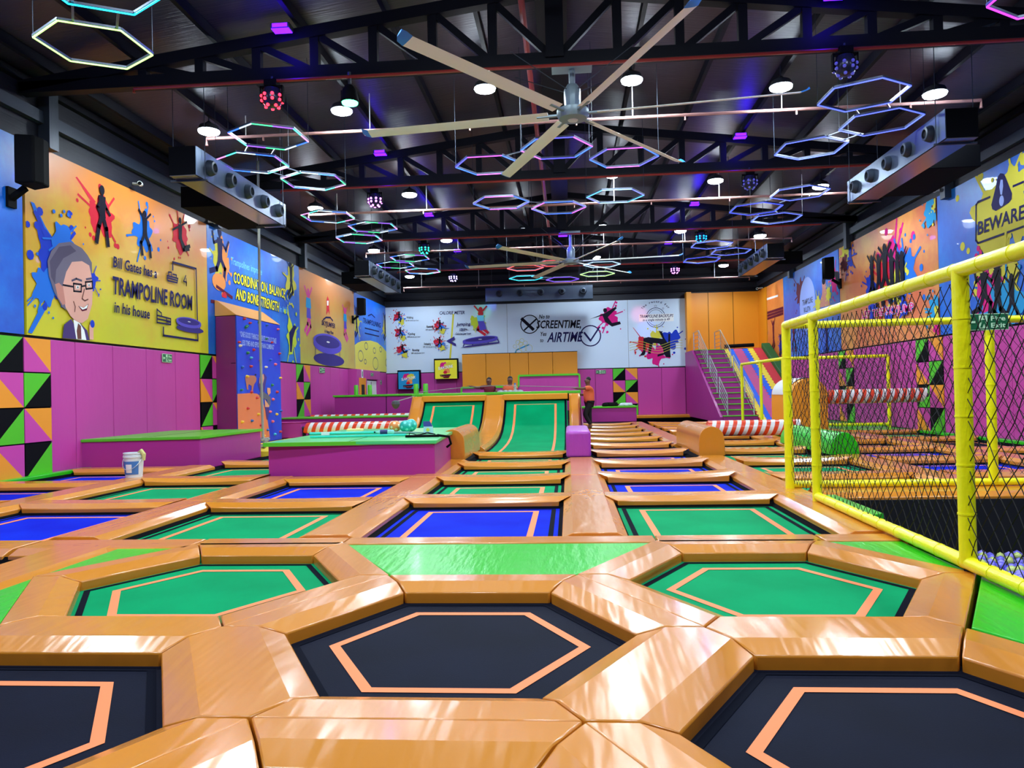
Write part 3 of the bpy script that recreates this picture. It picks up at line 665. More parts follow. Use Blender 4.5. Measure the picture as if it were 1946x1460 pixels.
# ------------------------------------------------------------------ climbing column
BLUE1 = mat('climb_blue', (22, 44, 196), .45, mix=(14, 84, 226), mscale=.5)
ROCK = mat('climb_rock_print', (214, 118, 78), .5)
t = thing('climbing_column', (-9.3, 21.5, 0), 'blue printed climbing column with coloured holds and orange roof on the left wall', 'climbing wall')
XF = -8.98; ya, yb = 19.58, 22.63
MB().box((XL+.07, ya, .1), (XF-.03, yb, 3.66), mat('maroon_purple_vinyl', (130, 36, 108), .4, bump=.2, bscale=3)).build('side_padding', t, bevel=.02)
MB().box((XL+.5, ya-.006, 2.36), (XF-.04, ya, 2.375), BAND).build('side_seam', t)
m = MB(); m.box((XF-.03, ya, .1), (XF, yb, 3.66), BLUE1)
def cp(u, v): return at_x(u, v, XF+.004)
def on(m, pts, mt, x): m.poly([at_x(u, v, x) for u, v in pts], mt)
def z5(l, x0=420, y0=640, s=6.083): return [(x0+a/s, y0+b/s) for a, b in l]
on(m, z5([(190, 662), (300, 655), (345, 650), (420, 660), (470, 700), (500, 800), (535, 930), (565, 1160), (470, 1185), (200, 1230)]), ROCK, XF+.005)
GO = mat('goat_print', (176, 106, 84), .5); CL = mat('climber_shirt_print', (66, 46, 130), .5); DK = mat('print_black', (16, 14, 34), .45); SKN = mat('print_skin', (214, 150, 120), .5); GRY = mat('print_grey', (92, 92, 112), .5)
on(m, z5([(280, 460), (310, 447), (390, 450), (412, 480), (405, 520), (385, 550), (372, 600), (368, 650), (350, 650), (355, 570), (320, 550), (312, 590), (322, 610), (300, 612), (290, 540), (282, 500)]), GO, XF+.008)
on(m, z5([(385, 440), (400, 428), (412, 440), (400, 455)]), DK, XF+.011)
on(m, z5([(440, 480), (500, 425), (530, 470), (520, 520), (500, 650), (455, 640), (428, 560)]), CL, XF+.008)
on(m, z5([(445, 470), (490, 430), (500, 480), (480, 560), (445, 540)]), SKN, XF+.011)
on(m, z5([(440, 655), (500, 640), (575, 700), (570, 800), (545, 800), (530, 730), (450, 700)]), GRY, XF+.012)
on(m, z5([(505, 720), (560, 800), (555, 815), (510, 815)]), SKN, XF+.013)
on(m, z5([(510, 815), (560, 815), (545, 960), (530, 960)]), CL, XF+.013)
on(m, z5([(535, 590), (570, 595), (575, 650), (550, 680), (535, 640)]), SKN, XF+.012)
m.build('printed_panel', t)
m = MB(); P = [(XL+.07, 4.1), (XL+.12, 4.1), (XF+.01, 3.68), (XL+.07, 3.66)]
m.loft([[(x, ya-.02, z) for x, z in P], [(x, yb+.02, z) for x, z in P]], mat('orange_roof_vinyl', (226, 156, 84), .35)); m.build('sloped_roof', t, bevel=.01)
HOLDC = {k: mat('hold_'+k, c, .4) for k, c in {'red': (196, 40, 56), 'yellow': (232, 190, 50), 'blue': (30, 90, 180), 'green': (30, 120, 80), 'pink': (226, 96, 120), 'white': (230, 214, 180), 'teal': (60, 170, 200)}.items()}
hl = [('white', 215, 105), ('red', 370, 152), ('green', 303, 187), ('teal', 340, 245), ('red', 445, 275), ('red', 340, 343), ('yellow', 295, 460), ('green', 230, 615), ('red', 345, 640), ('red', 410, 707), ('red', 303, 830), ('yellow', 425, 897), ('yellow', 237, 985), ('blue', 350, 973), ('red', 453, 1022), ('yellow', 487, 1145), ('blue', 533, 1078), ('pink', 590, 980), ('teal', 617, 1128), ('red', 680, 1098), ('pink', 560, 868), ('yellow', 637, 897), ('blue', 688, 857), ('pink', 595, 725), ('red', 642, 640), ('green', 585, 560), ('yellow', 680, 478), ('pink', 622, 320), ('blue', 565, 268), ('red', 670, 195), ('white', 513, 352), ('red', 580, 67), ('green', 517, 25), ('blue', 240, 350)]
hl2 = [('red', 463, 606), ('green', 468, 620), ('green', 491, 613), ('red', 474, 614), ('blue', 506, 618), ('pink', 527, 626), ('green', 466, 622), ('red', 450, 650)]
for i, (c, a, b) in enumerate(hl+hl2):
    p = at_x(*(z5([(a, b)])[0] if i < len(hl) else (a, b)), XF)
    if not (ya+.08 < p.y < yb-.05): p.y = min(max(p.y, ya+.1), yb-.08)
    m = MB(); rnd2 = random.Random(i); a_, b_ = .042+.015*rnd2.random(), .028+.014*rnd2.random()
    rings = []
    for rr, xx in ((1, 0), (.95, .03), (.6, .065), (.2, .075)):
        rings.append([(p.x+xx, p.y+a_*rr*math.cos(k*math.pi/4)*(1+.15*rnd2.random()), p.z+b_*rr*math.sin(k*math.pi/4)*(1+.15*rnd2.random())) for k in range(8)])
    m.loft(rings, HOLDC[c]); m.build('climbing_hold', t, smooth=True, angle=60)
# ------------------------------------------------------------------ ceiling fixtures
def fan(x, y, z, ytruss, a0, lab):
    t = thing('ceiling_fan', (x, y, z), lab, 'fan', None)
    MB().lathe((x, y, z), [(.1, -.10), (.24, -.08), (.27, -.02), (.27, .07), (.2, .1), (.13, .12)], FANG, 18).build('hub', t, True)
    MB().lathe((x, y, z), [(.08, -.115), (.09, -.1)], WPLAST, 12).build('hub_cap', t, True)
    MB().lathe((x, y, z), [(.13, .12), (.14, .2), (.14, .42), (.09, .5)], FANG, 10).build('motor', t, True)
    MB().tube([(x, y, z+.45), (x, y, 6.95)], .055, FANG, 8).build('drop_tube', t, True)
    MB().box((x-.34, y-.16, 6.86), (x+.34, y+.16, 6.93), FANG).build('mounting_plate', t)
    for s in ((-1, -1), (1, -1), (-1, 1), (1, 1)): MB().tube([(x+s[0]*.09, y+s[1]*.09, z+.4), (x+s[0]*1.0, y+s[1]*.5, 7.0)], .008, STEEL2, 4).build('guy_wire', t)
    for k in range(6):
        a = math.radians(a0+60*k); d = Vector((math.cos(a), math.sin(a), 0)); n = Vector((-d.y, d.x, 0)); c = Vector((x, y, z))
        def sec(r, w0=.11, drop=0):
            p = c+d*r+Vector((0, 0, -.0+drop)); return [p-n*w0+Vector((0, 0, -.035)), p-n*w0*.5+Vector((0, 0, .0)), p+n*w0*.6+Vector((0, 0, .035)), p+n*w0+Vector((0, 0, .03)), p+n*w0*.5+Vector((0, 0, .005)), p-n*w0*.5+Vector((0, 0, -.025))]
        b = MB().loft([sec(.42), sec(3.66, .1)], CREAM).build('blade', t, True, angle=50)
        MB().loft([sec(3.66, .105), sec(3.76, .1, .03), sec(3.8, .05, .06)], CAPB).build('blue_tip', b, True)
        MB().box((0, 0, 0), (0, 0, 0), FANG) if False else None
        MB().beam(c+d*.2+Vector((0, 0, .0)), c+d*.62, .07, .03, FANG).build('blade_bracket', t)
fan(.18, 12.6, 6.1, 12.5, -7, 'huge six-blade ceiling fan with cream blades, the near one')
fan(.19, 25.8, 5.9, 25.8, -7, 'huge six-blade ceiling fan with cream blades, the far small-looking one')
# LED hexagon frames
HEXM = {}
def led(rgb):
    k = tuple(rgb)
    if k not in HEXM: HEXM[k] = mat('led_tube_%d_%d_%d' % k, rgb, .4, emit=2.0)
    return HEXM[k]
ALU = mat('aluminium_channel', (96, 104, 120), .35, metal=.6)
PALS = {'rain': [(90, 255, 230), (150, 90, 255), (60, 120, 255), (255, 150, 235), (70, 240, 150), (200, 230, 255)], 'lime': [(190, 255, 140)]*6, 'cyan': [(30, 225, 255)]*6, 'blue': [(60, 80, 255), (90, 110, 255)]*3,
        'violet': [(200, 90, 255), (120, 70, 255)]*3, 'mag': [(60, 110, 255), (225, 100, 255), (90, 90, 255)]*2, 'red': [(255, 90, 90)]*6, 'ice': [(170, 215, 255)]*6, 'purple': [(225, 60, 255)]*6, 'bcy': [(90, 190, 255), (110, 120, 255), (160, 220, 255)]*2}
def hexlight(x, y, a0, pal, label, grp, z=6.3, s=.72):
    t = thing('hexagon_light', (x, y, z), label, 'light', grp)
    P = [Vector((x+s*math.cos(math.radians(a0+60*k)), y+s*math.sin(math.radians(a0+60*k)), z)) for k in range(6)]
    for k in range(6):
        a, b = P[k], P[(k+1) % 6]
        ch_ = MB().beam(a+Vector((0, 0, .02)), b+Vector((0, 0, .02)), .032, .03, ALU).build('channel', t)
        nseg = 2 if pal == 'rain' else 1; m = MB()
        for q in range(nseg):
            c = PALS[pal][(k*2+q*3+int(abs(x*7))) % 6]; m.beam(a.lerp(b, q/nseg)-Vector((0, 0, .008)), a.lerp(b, (q+1)/nseg)-Vector((0, 0, .008)), .02, .014, led(c))
        m.build('led_tube', ch_)
    for k in (0, 3): MB().tube([P[k], (P[k].x, P[k].y, roof_z(P[k].x)-.05)], .005, STEEL2, 4).build('hanging_wire', t)
    return t
CL_ = []
def cluster(lst, a0, pal, where):
    ts = []
    for i, (x, y) in enumerate(lst):
        ts.append(hexlight(x, y, a0, pal if isinstance(pal, str) else pal[i], 'glowing LED hexagon frame, %s of the %s' % (['nearest', 'middle', 'farthest', 'fourth', 'fifth', 'sixth'][i], where), 'LED hexagons, %s' % where))
    for i in range(len(lst)-1):
        a, b = Vector((*lst[i], 6.32)), Vector((*lst[i+1], 6.32)); d = (b-a)
        if d.length > 2.6: continue
        e = d.normalized(); n = Vector((-e.y, e.x, 0))
        for s in (-.25, .25): MB().beam(a+e*.6+n*s, b-e*.6+n*s, .03, .02, ALU).build('connecting_bar', ts[i])
cluster([(-5.4, 8.25), (-6.4, 9.71)], 28.5, ['cyan', 'lime'], 'large hexagons at the top left corner')
cluster([(-5.5, 13.51), (-6.45, 14.97), (-5.67, 16.45)], 28, 'rain', 'rainbow group above the knotted rope')
cluster([(-6.43, 19.75), (-5.57, 21.2), (-6.4, 22.7)], 28, 'rain', 'second rainbow group on the left')
cluster([(-5.56, 26.2), (-6.4, 27.5), (-5.66, 29.1)], 28, 'rain', 'third rainbow group on the far left')
cluster([(5.5, 8.3), (6.2, 9.75)], -27.5, ['purple', 'purple'], 'purple group at the top right corner')
cluster([(5.09, 12.94), (5.94, 14.32), (5.1, 15.7)], -27.5, 'blue', 'blue group before the right diffuser duct')
cluster([(5.97, 19.3), (5.25, 20.8), (6.15, 22.1)], -27.5, 'blue', 'second blue group on the right')
cluster([(5.0, 25.8), (5.95, 27.2), (5.19, 28.8)], -27.5, 'blue', 'third blue group on the far right')
cluster([(-.13, 14.93), (-1.6, 15.84), (1.28, 15.74)], -2, 'mag', 'blue and magenta trio behind the near fan')
cluster([(1.29, 18.84), (-1.62, 19.02), (-.15, 19.8)], 0, ['bcy', 'mag', 'mag'], 'trio between the near fan and the far fan')
cluster([(-.37, 28.3), (-1.59, 29.2), (1.41, 29.0), (1.32, 31.3), (-1.71, 31.8), (-.15, 32.5)], 0, ['red', 'red', 'ice', 'lime', 'cyan', 'violet'], 'small ring of coloured hexagons behind the far fan')
# violet floodlights on the top chords
def flood(x, y, z, lab):
    t = thing('floodlight', (x, y, z), lab, 'floodlight', 'violet floodlights on the trusses')
    MB().box((x-.17, y-.12, z), (x+.17, y+.08, z+.09), HOUS).build('housing', t, bevel=.02)
    m = MB(); m.box((x-.15, y-.11, z-.012), (x+.15, y+.07, z-.001), FLOODB); m.box((x-.13, y-.125, z+.012), (x+.13, y-.121, z+.075), FLOODB); m.build('lens', t)
    l = bpy.data.lights.new('flood_light', 'POINT'); l.energy = 20; l.color = (.03, .0, 1); l.shadow_soft_size = .1
    o = bpy.data.objects.new('flood_light', l); COL.objects.link(o); o.parent = t; o.location = (0, -.22, -.2)
for i, y in enumerate(TY[1:]):
    for x, sd in ((-4.7, 'left'), (4.4, 'right')):
        flood(x, y-.3, 7.62, 'violet floodlight on the %s side of the %s roof truss' % (sd, ['nearest visible', 'second visible', 'third visible', 'farthest'][i]))
flood(-.07, 25.8, 6.8, 'violet floodlight in the middle of the third truss, above the far fan')
# disco lights
def disco(x, y, rgb, e, lab, z=6.55):
    t = thing('disco_light', (x, y, z), lab, 'disco light', 'hanging disco lights')
    MB().box((x-.11, y-.1, z+.17), (x+.11, y+.1, z+.3), SPK).build('base_box', t, bevel=.015)
    m = MB(); 
    for s in (-1, 1): m.box((x+s*.19-.012, y-.04, z-.08), (x+s*.19+.012, y+.04, z+.2), SPK)
    m.box((x-.2, y-.04, z+.17), (x+.2, y+.04, z+.2), SPK); m.build('yoke', t)
    hd_ = MB().lathe((x, y, z), [(.03, .17), (.14, .15), (.17, .04), (.17, -.06), (.12, -.14), (.04, -.17)], mat('disco_shell', (40, 42, 70), .25, metal=.4), 14).build('head', t, True)
    lm = mat('disco_lens_%d_%d_%d' % rgb, rgb, .3, emit=e)
    for r, zz, n in ((.172, .02, 8), (.168, -.06, 8), (.11, -.15, 5)):
        for k in range(n):
            a = 2*math.pi*(k+.5)/n; c = Vector((x+r*math.cos(a), y+r*math.sin(a), z+zz))
            MB().lathe(c, [(.001, -.03), (.022, -.02), (.03, 0), (.022, .02), (.001, .03)], lm, 8).build('lens', hd_, True)
    MB().tube([(x, y, z+.3), (x, y, 6.92)], .02, STEEL2, 6).build('clamp', t)
dl = [(-4.96, 12.35, (255, 40, 60), 6, 'red glowing disco light hanging from the nearest left truss'), (-4.97, 19.2, (225, 120, 255), 6, 'pinkish violet disco light hanging from the second truss'),
      (-4.97, 25.9, (40, 240, 190), 4, 'teal disco light hanging from the third truss on the left'), (-4.97, 32.5, (200, 180, 255), 6, 'pale violet disco light hanging from the farthest truss on the left'),
      (4.57, 12.3, (90, 90, 200), .4, 'unlit disco light hanging from the nearest truss on the right'), (4.66, 19.0, (90, 90, 190), .5, 'dim disco light hanging from the second truss on the right'),
      (4.63, 25.7, (20, 160, 255), 4, 'cyan blue disco light hanging from the third truss on the right'), (4.7, 32.4, (240, 130, 255), 6, 'pink disco light hanging from the farthest truss on the right')]
for x, y, c, e, lab in dl: disco(x, y, c, e, lab)
t = thing('spotlight', (-3.6, 12.35, 6.5), 'green glowing spotlight can under the nearest truss beside the red disco light', 'spotlight')
MB().lathe((-3.6, 12.35, 6.5), [(.05, .2), (.12, .12), (.16, -.08), (.15, -.1)], SPK, 14).build('can', t, True)
MB().lathe((-3.6, 12.35, 6.5), [(.14, -.1), (.13, -.125), (.05, -.14)], mat('green_lens', (60, 255, 140), .3, emit=20), 14).build('lens', t, True)
m = MB(); m.tube([(-3.6, 12.35, 6.66), (-3.6, 12.35, 6.92)], .03, STEEL2, 6); m.build('clamp', t)
# small coloured pools of light from the disco heads
def beam_spot(x, y, z, tgt, col, e, ang=9):
    l = bpy.data.lights.new('disco_beam', 'SPOT'); l.energy = e; l.color = col; l.spot_size = math.radians(ang); l.spot_blend = .8; l.shadow_soft_size = .05
    o = bpy.data.objects.new('disco_beam', l); COL.objects.link(o); o.location = (x, y, z); o.rotation_euler = (Vector(tgt)-Vector((x, y, z))).to_track_quat('-Z', 'Y').to_euler()
beam_spot(4.7, 32.1, 6.2, (3.75, 38.7, 5.3), (1, .12, .3), 900, 9); beam_spot(4.7, 32.1, 6.2, (4.1, 38.7, 4.5), (.2, .2, 1), 700, 10)
beam_spot(-4.97, 32.2, 6.2, (-3.9, 38.7, 6.1), (.1, .2, 1), 700, 8); beam_spot(-4.97, 32.2, 6.2, (-4.4, 38.7, 5.7), (.1, 1, .5), 350, 10)
beam_spot(-4.97, 18.9, 6.2, (-9.6, 17.3, 4.2), (.3, .1, 1), 500, 8)
beam_spot(4.66, 18.8, 6.3, (9.8, 31.2, 4.9), (.05, .1, 1), 1500, 8)
# ducts with round nozzles
def duct(x0, x1, y0, y1, z0, z1, face, label, n=5, ax='y'):
    t = thing('diffuser_duct', ((x0+x1)/2, (y0+y1)/2, z0), label, 'air duct')
    MB().box((x0, y0, z0), (x1, y1, z1), DUCTK).build('duct_body', t)
    g = .012
    if ax == 'y':
        xf = x1 if face > 0 else x0
        MB().box((min(xf, xf+face*g), y0, z0), (max(xf, xf+face*g), y1, z1), GALV).build('galvanised_face', t)
        for k in range(n):
            y = y0+(y1-y0)*(k+.6)/(n+.2); c = (xf+face*g, y, (z0+z1)/2)
            nz = MB().lathe(c, [(.15, 0), (.15, .03*face), (.12, .11*face), (.085, .12*face), (.075, .02*face)], STEEL2, 14, 'x').build('nozzle', t, True)
            MB().lathe(c, [(.05, .02*face), (.05, .1*face)], SPK, 10, 'x').build('nozzle_core', nz, True)
        MB().box((x0+.01, y0, z0-.012), (x1-.01, y1, z0), mat('duct_underside', (120, 116, 122), .22, metal=.7)).build('underside_sheet', t)
        for yy in (y0+.25, y1-.25): MB().beam((x0-.1, yy, z0-.03), (x1+.1, yy, z0-.03), .04, .03, STEEL2).build('support_channel', t)
        for yy in (y0+.25, y1-.25):
            for xx in (x0-.05, x1+.05): MB().tube([(xx, yy, z0-.03), (xx, yy, roof_z(xx))], .008, STEEL2, 4).build('hanger_rod', t)
    else:
        MB().box((x0, y0-g, z0), (x1, y0, z1), GALV).build('galvanised_face', t)
        for k in range(n):
            x = x0+(x1-x0)*(k+.65)/(n+.1); c = (x, y0-g, (z0+z1)/2+.05)
            MB().lathe(c, [(.17, 0), (.17, -.03), (.13, -.12), (.09, -.13), (.08, -.02)], STEEL2, 14, 'y').build('nozzle', t, True)
    if ax != 'y':
        for xx in (x0+.3, x1-.3): MB().tube([(xx, y0+.25, z1), (xx, y0+.25, roof_z(xx))], .01, STEEL2, 4).build('hanger_rod', t)
    return t
duct(-7.1, -6.6, 12.85, 17.1, 5.45, 5.97, 1, 'galvanised diffuser duct with round nozzles, near left, behind the rope')
duct(-7.1, -6.6, 24.5, 29.2, 5.45, 5.95, 1, 'galvanised diffuser duct with round nozzles, far left')
duct(6.75, 7.3, 13.6, 18.2, 5.72, 6.24, -1, 'galvanised diffuser duct with round nozzles, near right')
duct(6.75, 7.3, 25.4, 29.6, 5.72, 6.2, -1, 'galvanised diffuser duct with round nozzles, far right')
duct(-4.0, 1.3, 36.6, 37.1, 5.93, 6.6, -1, 'long diffuser duct with five nozzles before the back wall', 5, 'x')
for x0, x1, y0, y1, z0, z1, lb in ((-8.15, -7.12, 15.2, 17.4, 5.5, 5.95, 'near left'), (-8.2, -7.12, 26.6, 28.6, 5.5, 5.95, 'far left'), (7.32, 8.4, 15.6, 17.8, 5.75, 6.2, 'near right'), (7.32, 8.4, 27.0, 28.8, 5.75, 6.2, 'far right')):
    MB().box((x0, y0, z0), (x1, y1, z1), DUCTK).build('branch_duct', bevel=.01, label='dark branch duct behind the %s diffuser duct' % lb, cat='air duct')
# speakers and cameras
def speaker(x, y, z, s, lab, w=.42, h=.78):
    t = thing('wall_speaker', (x, y, z), lab, 'speaker', 'black wall speakers')
    MB().loft([[(x-s*.02, y-w/2, z), (x+s*.3, y-w/2+.05, z+.02), (x+s*.34, y, z+.02), (x+s*.3, y+w/2-.05, z+.02), (x-s*.02, y+w/2, z)], [(x-s*.02, y-w/2, z+h), (x+s*.3, y-w/2+.05, z+h-.02), (x+s*.34, y, z+h-.02), (x+s*.3, y+w/2-.05, z+h-.02), (x-s*.02, y+w/2, z+h)]], SPK).build('cabinet', t, bevel=.03)
    MB().beam((x, y, z-.02), (x-s*.3, y, z-.22), .1, .08, SPK).build('bracket_arm', t); MB().box((min(x-s*.24, x-s*.3), y-.1, z-.35), (max(x-s*.24, x-s*.3), y+.1, z), SPK).build('bracket_plate', t)
    return t
speaker(-9.3, 12.15, 5.15, 1, 'black wall speaker at the top left, beside the yellow cartoon mural', .5, .85)
speaker(-9.3, 32.6, 5.0, 1, 'black wall speaker far along the left wall between two murals')
speaker(9.5, 27.3, 5.2, -1, 'black wall speaker on the right wall between blue and orange murals')
speaker(-9.3, 5.9, 5.2, 1, 'black wall speaker outside the left edge of the picture')
for x, y, z, s, lb in ((-9.45, 15.9, 6.25, 1, 'above the yellow cartoon mural'), (-9.45, 19.4, 6.2, 1, 'beside the steel column over the blue mural'), (9.6, 20.0, 6.4, -1, 'above the orange crowd mural'), (9.6, 38.0, 6.35, -1, 'far over the orange text mural')):
    t = thing('security_camera', (x, y, z), 'small white security camera on the wall %s' % lb, 'security camera', 'white security cameras')
    MB().tube([(x, y, z), (x+s*.1, y-.2, z-.04)], .055, WPLAST, 10).build('camera_body', t, True); MB().tube([(x, y, z), (XL+.02 if s > 0 else XR-.02, y, z+.02)], .03, WPLAST, 8).build('mount', t, True)
    MB().tube([(x+s*.1, y-.2, z-.04), (x+s*.105, y-.215, z-.042)], .04, SPK, 10).build('lens', t, True)
# ------------------------------------------------------------------ yellow netted frame around the ball pit
ft = [0]
def sleeve(pts, r, parent, nm, rings=.42):
    m = MB(); m.tube(pts, r, YEL, 14)
    for a, b in zip(pts, pts[1:]):
        a, b = Vector(a), Vector(b); L = (b-a).length; n = int(L/rings)
        for k in range(1, n+1):
            p = a.lerp(b, k/(n+1)); e = (b-a).normalized()*.006; m.tube([p-e, p+e], r*1.07, YEL, 14)
    return m.build(nm, parent, True, angle=40)
fx = lambda y: 2.69+(y-5.3)*.014
FR = thing('net_frame', (2.9, 7, .1), 'tall yellow foam-covered pipe frame with black net around the ball pit', 'net frame')
ZT_ = 2.17; ZL = .17
sleeve([(fx(9.58), 9.58, .1), (fx(9.58), 9.58, ZT_)], .055, FR, 'corner_post')
sleeve([(fx(8.5), 8.5, .1), (fx(8.5), 8.5, ZT_)], .052, FR, 'post')
sleeve([(fx(5.29), 5.29, ZL), (fx(5.29), 5.29, ZT_)], .055, FR, 'post', .40)
sleeve([(fx(1.3), 1.3, ZL), (fx(1.3), 1.3, ZT_)], .055, FR, 'post', .40)
sleeve([(fx(9.6), 9.6, ZT_), (fx(-1), -1, ZT_)], .052, FR, 'top_rail', .36)
sleeve([(fx(8.5), 8.5, ZL), (fx(-1), -1, ZL)], .049, FR, 'bottom_rail', .36)
sleeve([(2.8, 9.62, .16), (9.5, 9.62, .16)], .048, FR, 'back_bottom_rail')
sleeve([(2.8, 9.62, ZT_), (9.5, 9.62, ZT_)], .046, FR, 'back_top_rail')
for x in (5.22, 8.2): sleeve([(x, 9.62, .16), (x, 9.62, ZT_)], .056, FR, 'back_post')
for y in (8.5, 5.29, 1.3): MB().tube([(fx(y), y, .1), (fx(y), y, .2)], .03, STEEL, 8).build('post_foot', FR)
def net(P0, S, L, H, pitch, r, parent, nm, wob=.01, a=1.0):
    """diamond netting on the plane P0 + s*S + t*Z"""
    m = MB(); S = Vector(S).normalized(); P0 = Vector(P0); N = S.cross(Vector((0, 0, 1)))
    def pt(s, t): return P0+S*s+Vector((0, 0, t))+N*(wob*math.sin(s*3.1+t*2.3)+wob*.6*math.sin(s*9+1)*math.sin(t*7))+S*(wob*.8*math.sin(t*6+s*2))
    for dr in (1, -1):
        c = -H*a if dr == 1 else 0
        while c < L+(0 if dr == 1 else H*a):
            # line s = c + dr*a*t
            t0, t1 = 0.0, H
            ts = [t0+(t1-t0)*i/14 for i in range(15)]
            run = []
            for tt in ts:
                s = c+dr*a*tt
                if 0 <= s <= L: run.append(pt(s, tt))
            if len(run) > 1: m.tube(run, r, NET, 3, cap=False)
            c += pitch
    return m.build(nm, parent)
net((fx(9.5)+.01, 9.5, .2), (-.014, -1, 0), 10, 1.9, .125, .0034, FR, 'side_net', .02, .8)
net((2.85, 9.66, .25), (1, 0, 0), 6.7, 1.92, .125, .003, FR, 'back_net', .01, .8)
# far frame near the high roller
F2 = thing('net_frame', (8, 25, .1), 'thin yellow pipe frame with net around the high striped roller', 'net frame')
def thin(pts, nm, r=.05): return sleeve(pts, r, F2, nm, .5)
thin([(6.4, 28.0, .1), (6.4, 28.0, 2.25)], 'post'); thin([(6.55, 23.2, .1), (6.55, 23.2, 2.25)], 'post', .055); thin([(6.48, 25.6, .1), (6.48, 25.6, 2.25)], 'post'); thin([(9.6, 23.1, .1), (9.6, 23.1, 2.25)], 'post', .055)
thin([(6.4, 28.0, 2.25), (6.55, 23.2, 2.25), (9.6, 23.1, 2.25)], 'top_rail'); thin([(6.55, 23.2, .2), (9.6, 23.1, .2)], 'bottom_rail')
net((6.6, 23.2, .2), (1, -.03, 0), 3.0, 2.0, .16, .005, F2, 'net')
# balls in the pit
BL = [mat('ball_lavender', (150, 140, 240), .3, coat=.3), mat('ball_violet', (112, 104, 226), .3, coat=.3), mat('ball_lime', (196, 210, 120), .3, coat=.3)]
protos = []
def ico(r, mt, nm, c=(0, 0, 0), sub=2):
    bm = bmesh.new(); bmesh.ops.create_icosphere(bm, subdivisions=sub, radius=r); me = bpy.data.meshes.new(nm); bm.to_mesh(me); bm.free()
    me.materials.append(mt); me.polygons.foreach_set('use_smooth', [True]*len(me.polygons)); return me
MEB = [ico(.05, b, 'pit_ball') for b in BL]
k = 0; allp = []
for lay in range(2):
    for i in range(34):
        for j in range(30):
            x = 2.95+i*.098+(.049 if (j+lay) % 2 else 0); y = 8.96-j*.09; z = -.62-lay*.08+rnd.random()*.05
            if x < 2.93 or y < 5: continue
            if rnd.random() < .05 and lay == 0: continue
            allp.append((x+rnd.uniform(-.012, .012), y+rnd.uniform(-.012, .012), z, lay))
vis = [p for p in allp if p[3] == 0 and 4.3 < p[0] < 6.3 and p[1] > 7.0]
vis.sort(key=lambda p: p[1]); vis = vis[:280]; vs = set(vis)
names = ['lavender', 'violet', 'lime']
for p in vis:
    c = rnd.choice([0, 0, 1, 1, 1, 2]); o = bpy.data.objects.new('pit_ball', MEB[c]); COL.objects.link(o); o.location = p[:3]
    tag(o, 'small %s plastic ball among the balls in the netted ball pit' % names[c], 'ball', 'balls in the ball pit')
bm = bmesh.new()
for p in allp:
    if p in vs or p[3]: continue
    bmesh.ops.create_icosphere(bm, subdivisions=1, radius=.05, matrix=Matrix.Translation(p[:3]))
me = bpy.data.meshes.new('pit_balls'); bm.to_mesh(me); bm.free(); 
for b in BL: me.materials.append(b)
for i, f in enumerate(me.polygons): f.material_index = (i//20*7) % 3; f.use_smooth = True
o = bpy.data.objects.new('pit_balls', me); COL.objects.link(o); tag(o, 'bed of lavender and lime plastic balls filling the ball pit', 'balls', kind='stuff')
m = MB(); m.box((2.86, 4.9, -1.5), (9.6, 9.01, -.67), mat('pit_base', (40, 36, 90), .7)); m.build('ball_pit_floor', label='dark base under the balls of the ball pit', cat='pit floor')
# ------------------------------------------------------------------ loose things
BW = mat('bucket_white', (214, 222, 228), .4); BB = mat('bucket_label_blue', (64, 118, 190), .5)
bx, by = -7.32, 11.98
t = thing('bucket', (bx, by, .12), 'white plastic bucket with blue label and cloth on its rim, on the left pads', 'bucket')
MB().lathe((bx, by, .12), [(.13, 0), (.155, .33), (.165, .33), (.165, .36), (.155, .36), (.155, .39), (.163, .39), (.163, .41), (.15, .41), (.125, .02)], BW, 24).build('bucket_body', t, True)
MB().loft([[(bx+(.134+z*.075)*math.cos(a), by+(.134+z*.075)*math.sin(a), .12+z) for a in [math.radians(-150+8*k) for k in range(16)]] for z in (.05, .27)], BB, cap=False, closed=False).build('blue_label', t, True)
m = MB(); m.loft([[(bx+(.136+z*.075)*math.cos(a), by+(.136+z*.075)*math.sin(a), .12+z) for a in [math.radians(-112+8*k) for k in range(6)]] for z in (.08, .22)], WPLAST, cap=False, closed=False); m.build('white_text_panel', t, True)
MB().tube([(bx+.16*math.cos(a), by+.16*math.sin(a)-.02, .45-.2*math.sin(math.pi*k/10)) for k, a in enumerate([math.radians(-180+18*k) for k in range(11)])], .006, CHROME, 5).build('wire_handle', t, True)
m = MB(); m.tube([(bx+.1, by-.02, .53), (bx+.15, by-.03, .56), (bx+.2, by-.04, .5), (bx+.21, by-.05, .40)], [.02, .035, .035, .02], mat('cloth_olive', (196, 190, 120), .9), 8); m.build('draped_cloth', smooth=True, label='pale olive cloth draped over the rim of the white bucket', cat='cloth')
# rope
p0 = at_z(498, 858, .1); ry = 18.5
tp = at_y(489, 262, ry); kn = at_y(500, 838, ry)
t = thing('climbing_rope', (kn.x, ry, .1), 'long grey climbing rope with a knot at its foot, hanging before the climbing column', 'rope')
MB().tube([(tp.x, ry, 7.5), (tp.x, ry, 6), (kn.x-.03, ry, 3), (kn.x, ry, .4)], .036, ROPE, 8).build('rope_strand', t, True)
K = [(kn.x+.11*math.cos(a)*(1+.3*math.sin(2*a)), ry+.06*math.sin(3*a), .28+.09*math.sin(a)+.05*math.cos(2*a)) for a in [2*math.pi*k/20 for k in range(21)]]
MB().tube(K, .045, ROPE, 8).build('knot', t, True); MB().tube([(kn.x, ry, .4), (kn.x+.06, ry, .3), (kn.x+.05, ry, .22), (kn.x-.1, ry-.1, .12), (kn.x-.22, ry-.15, .11)], .038, ROPE, 8).build('rope_tail', t, True)
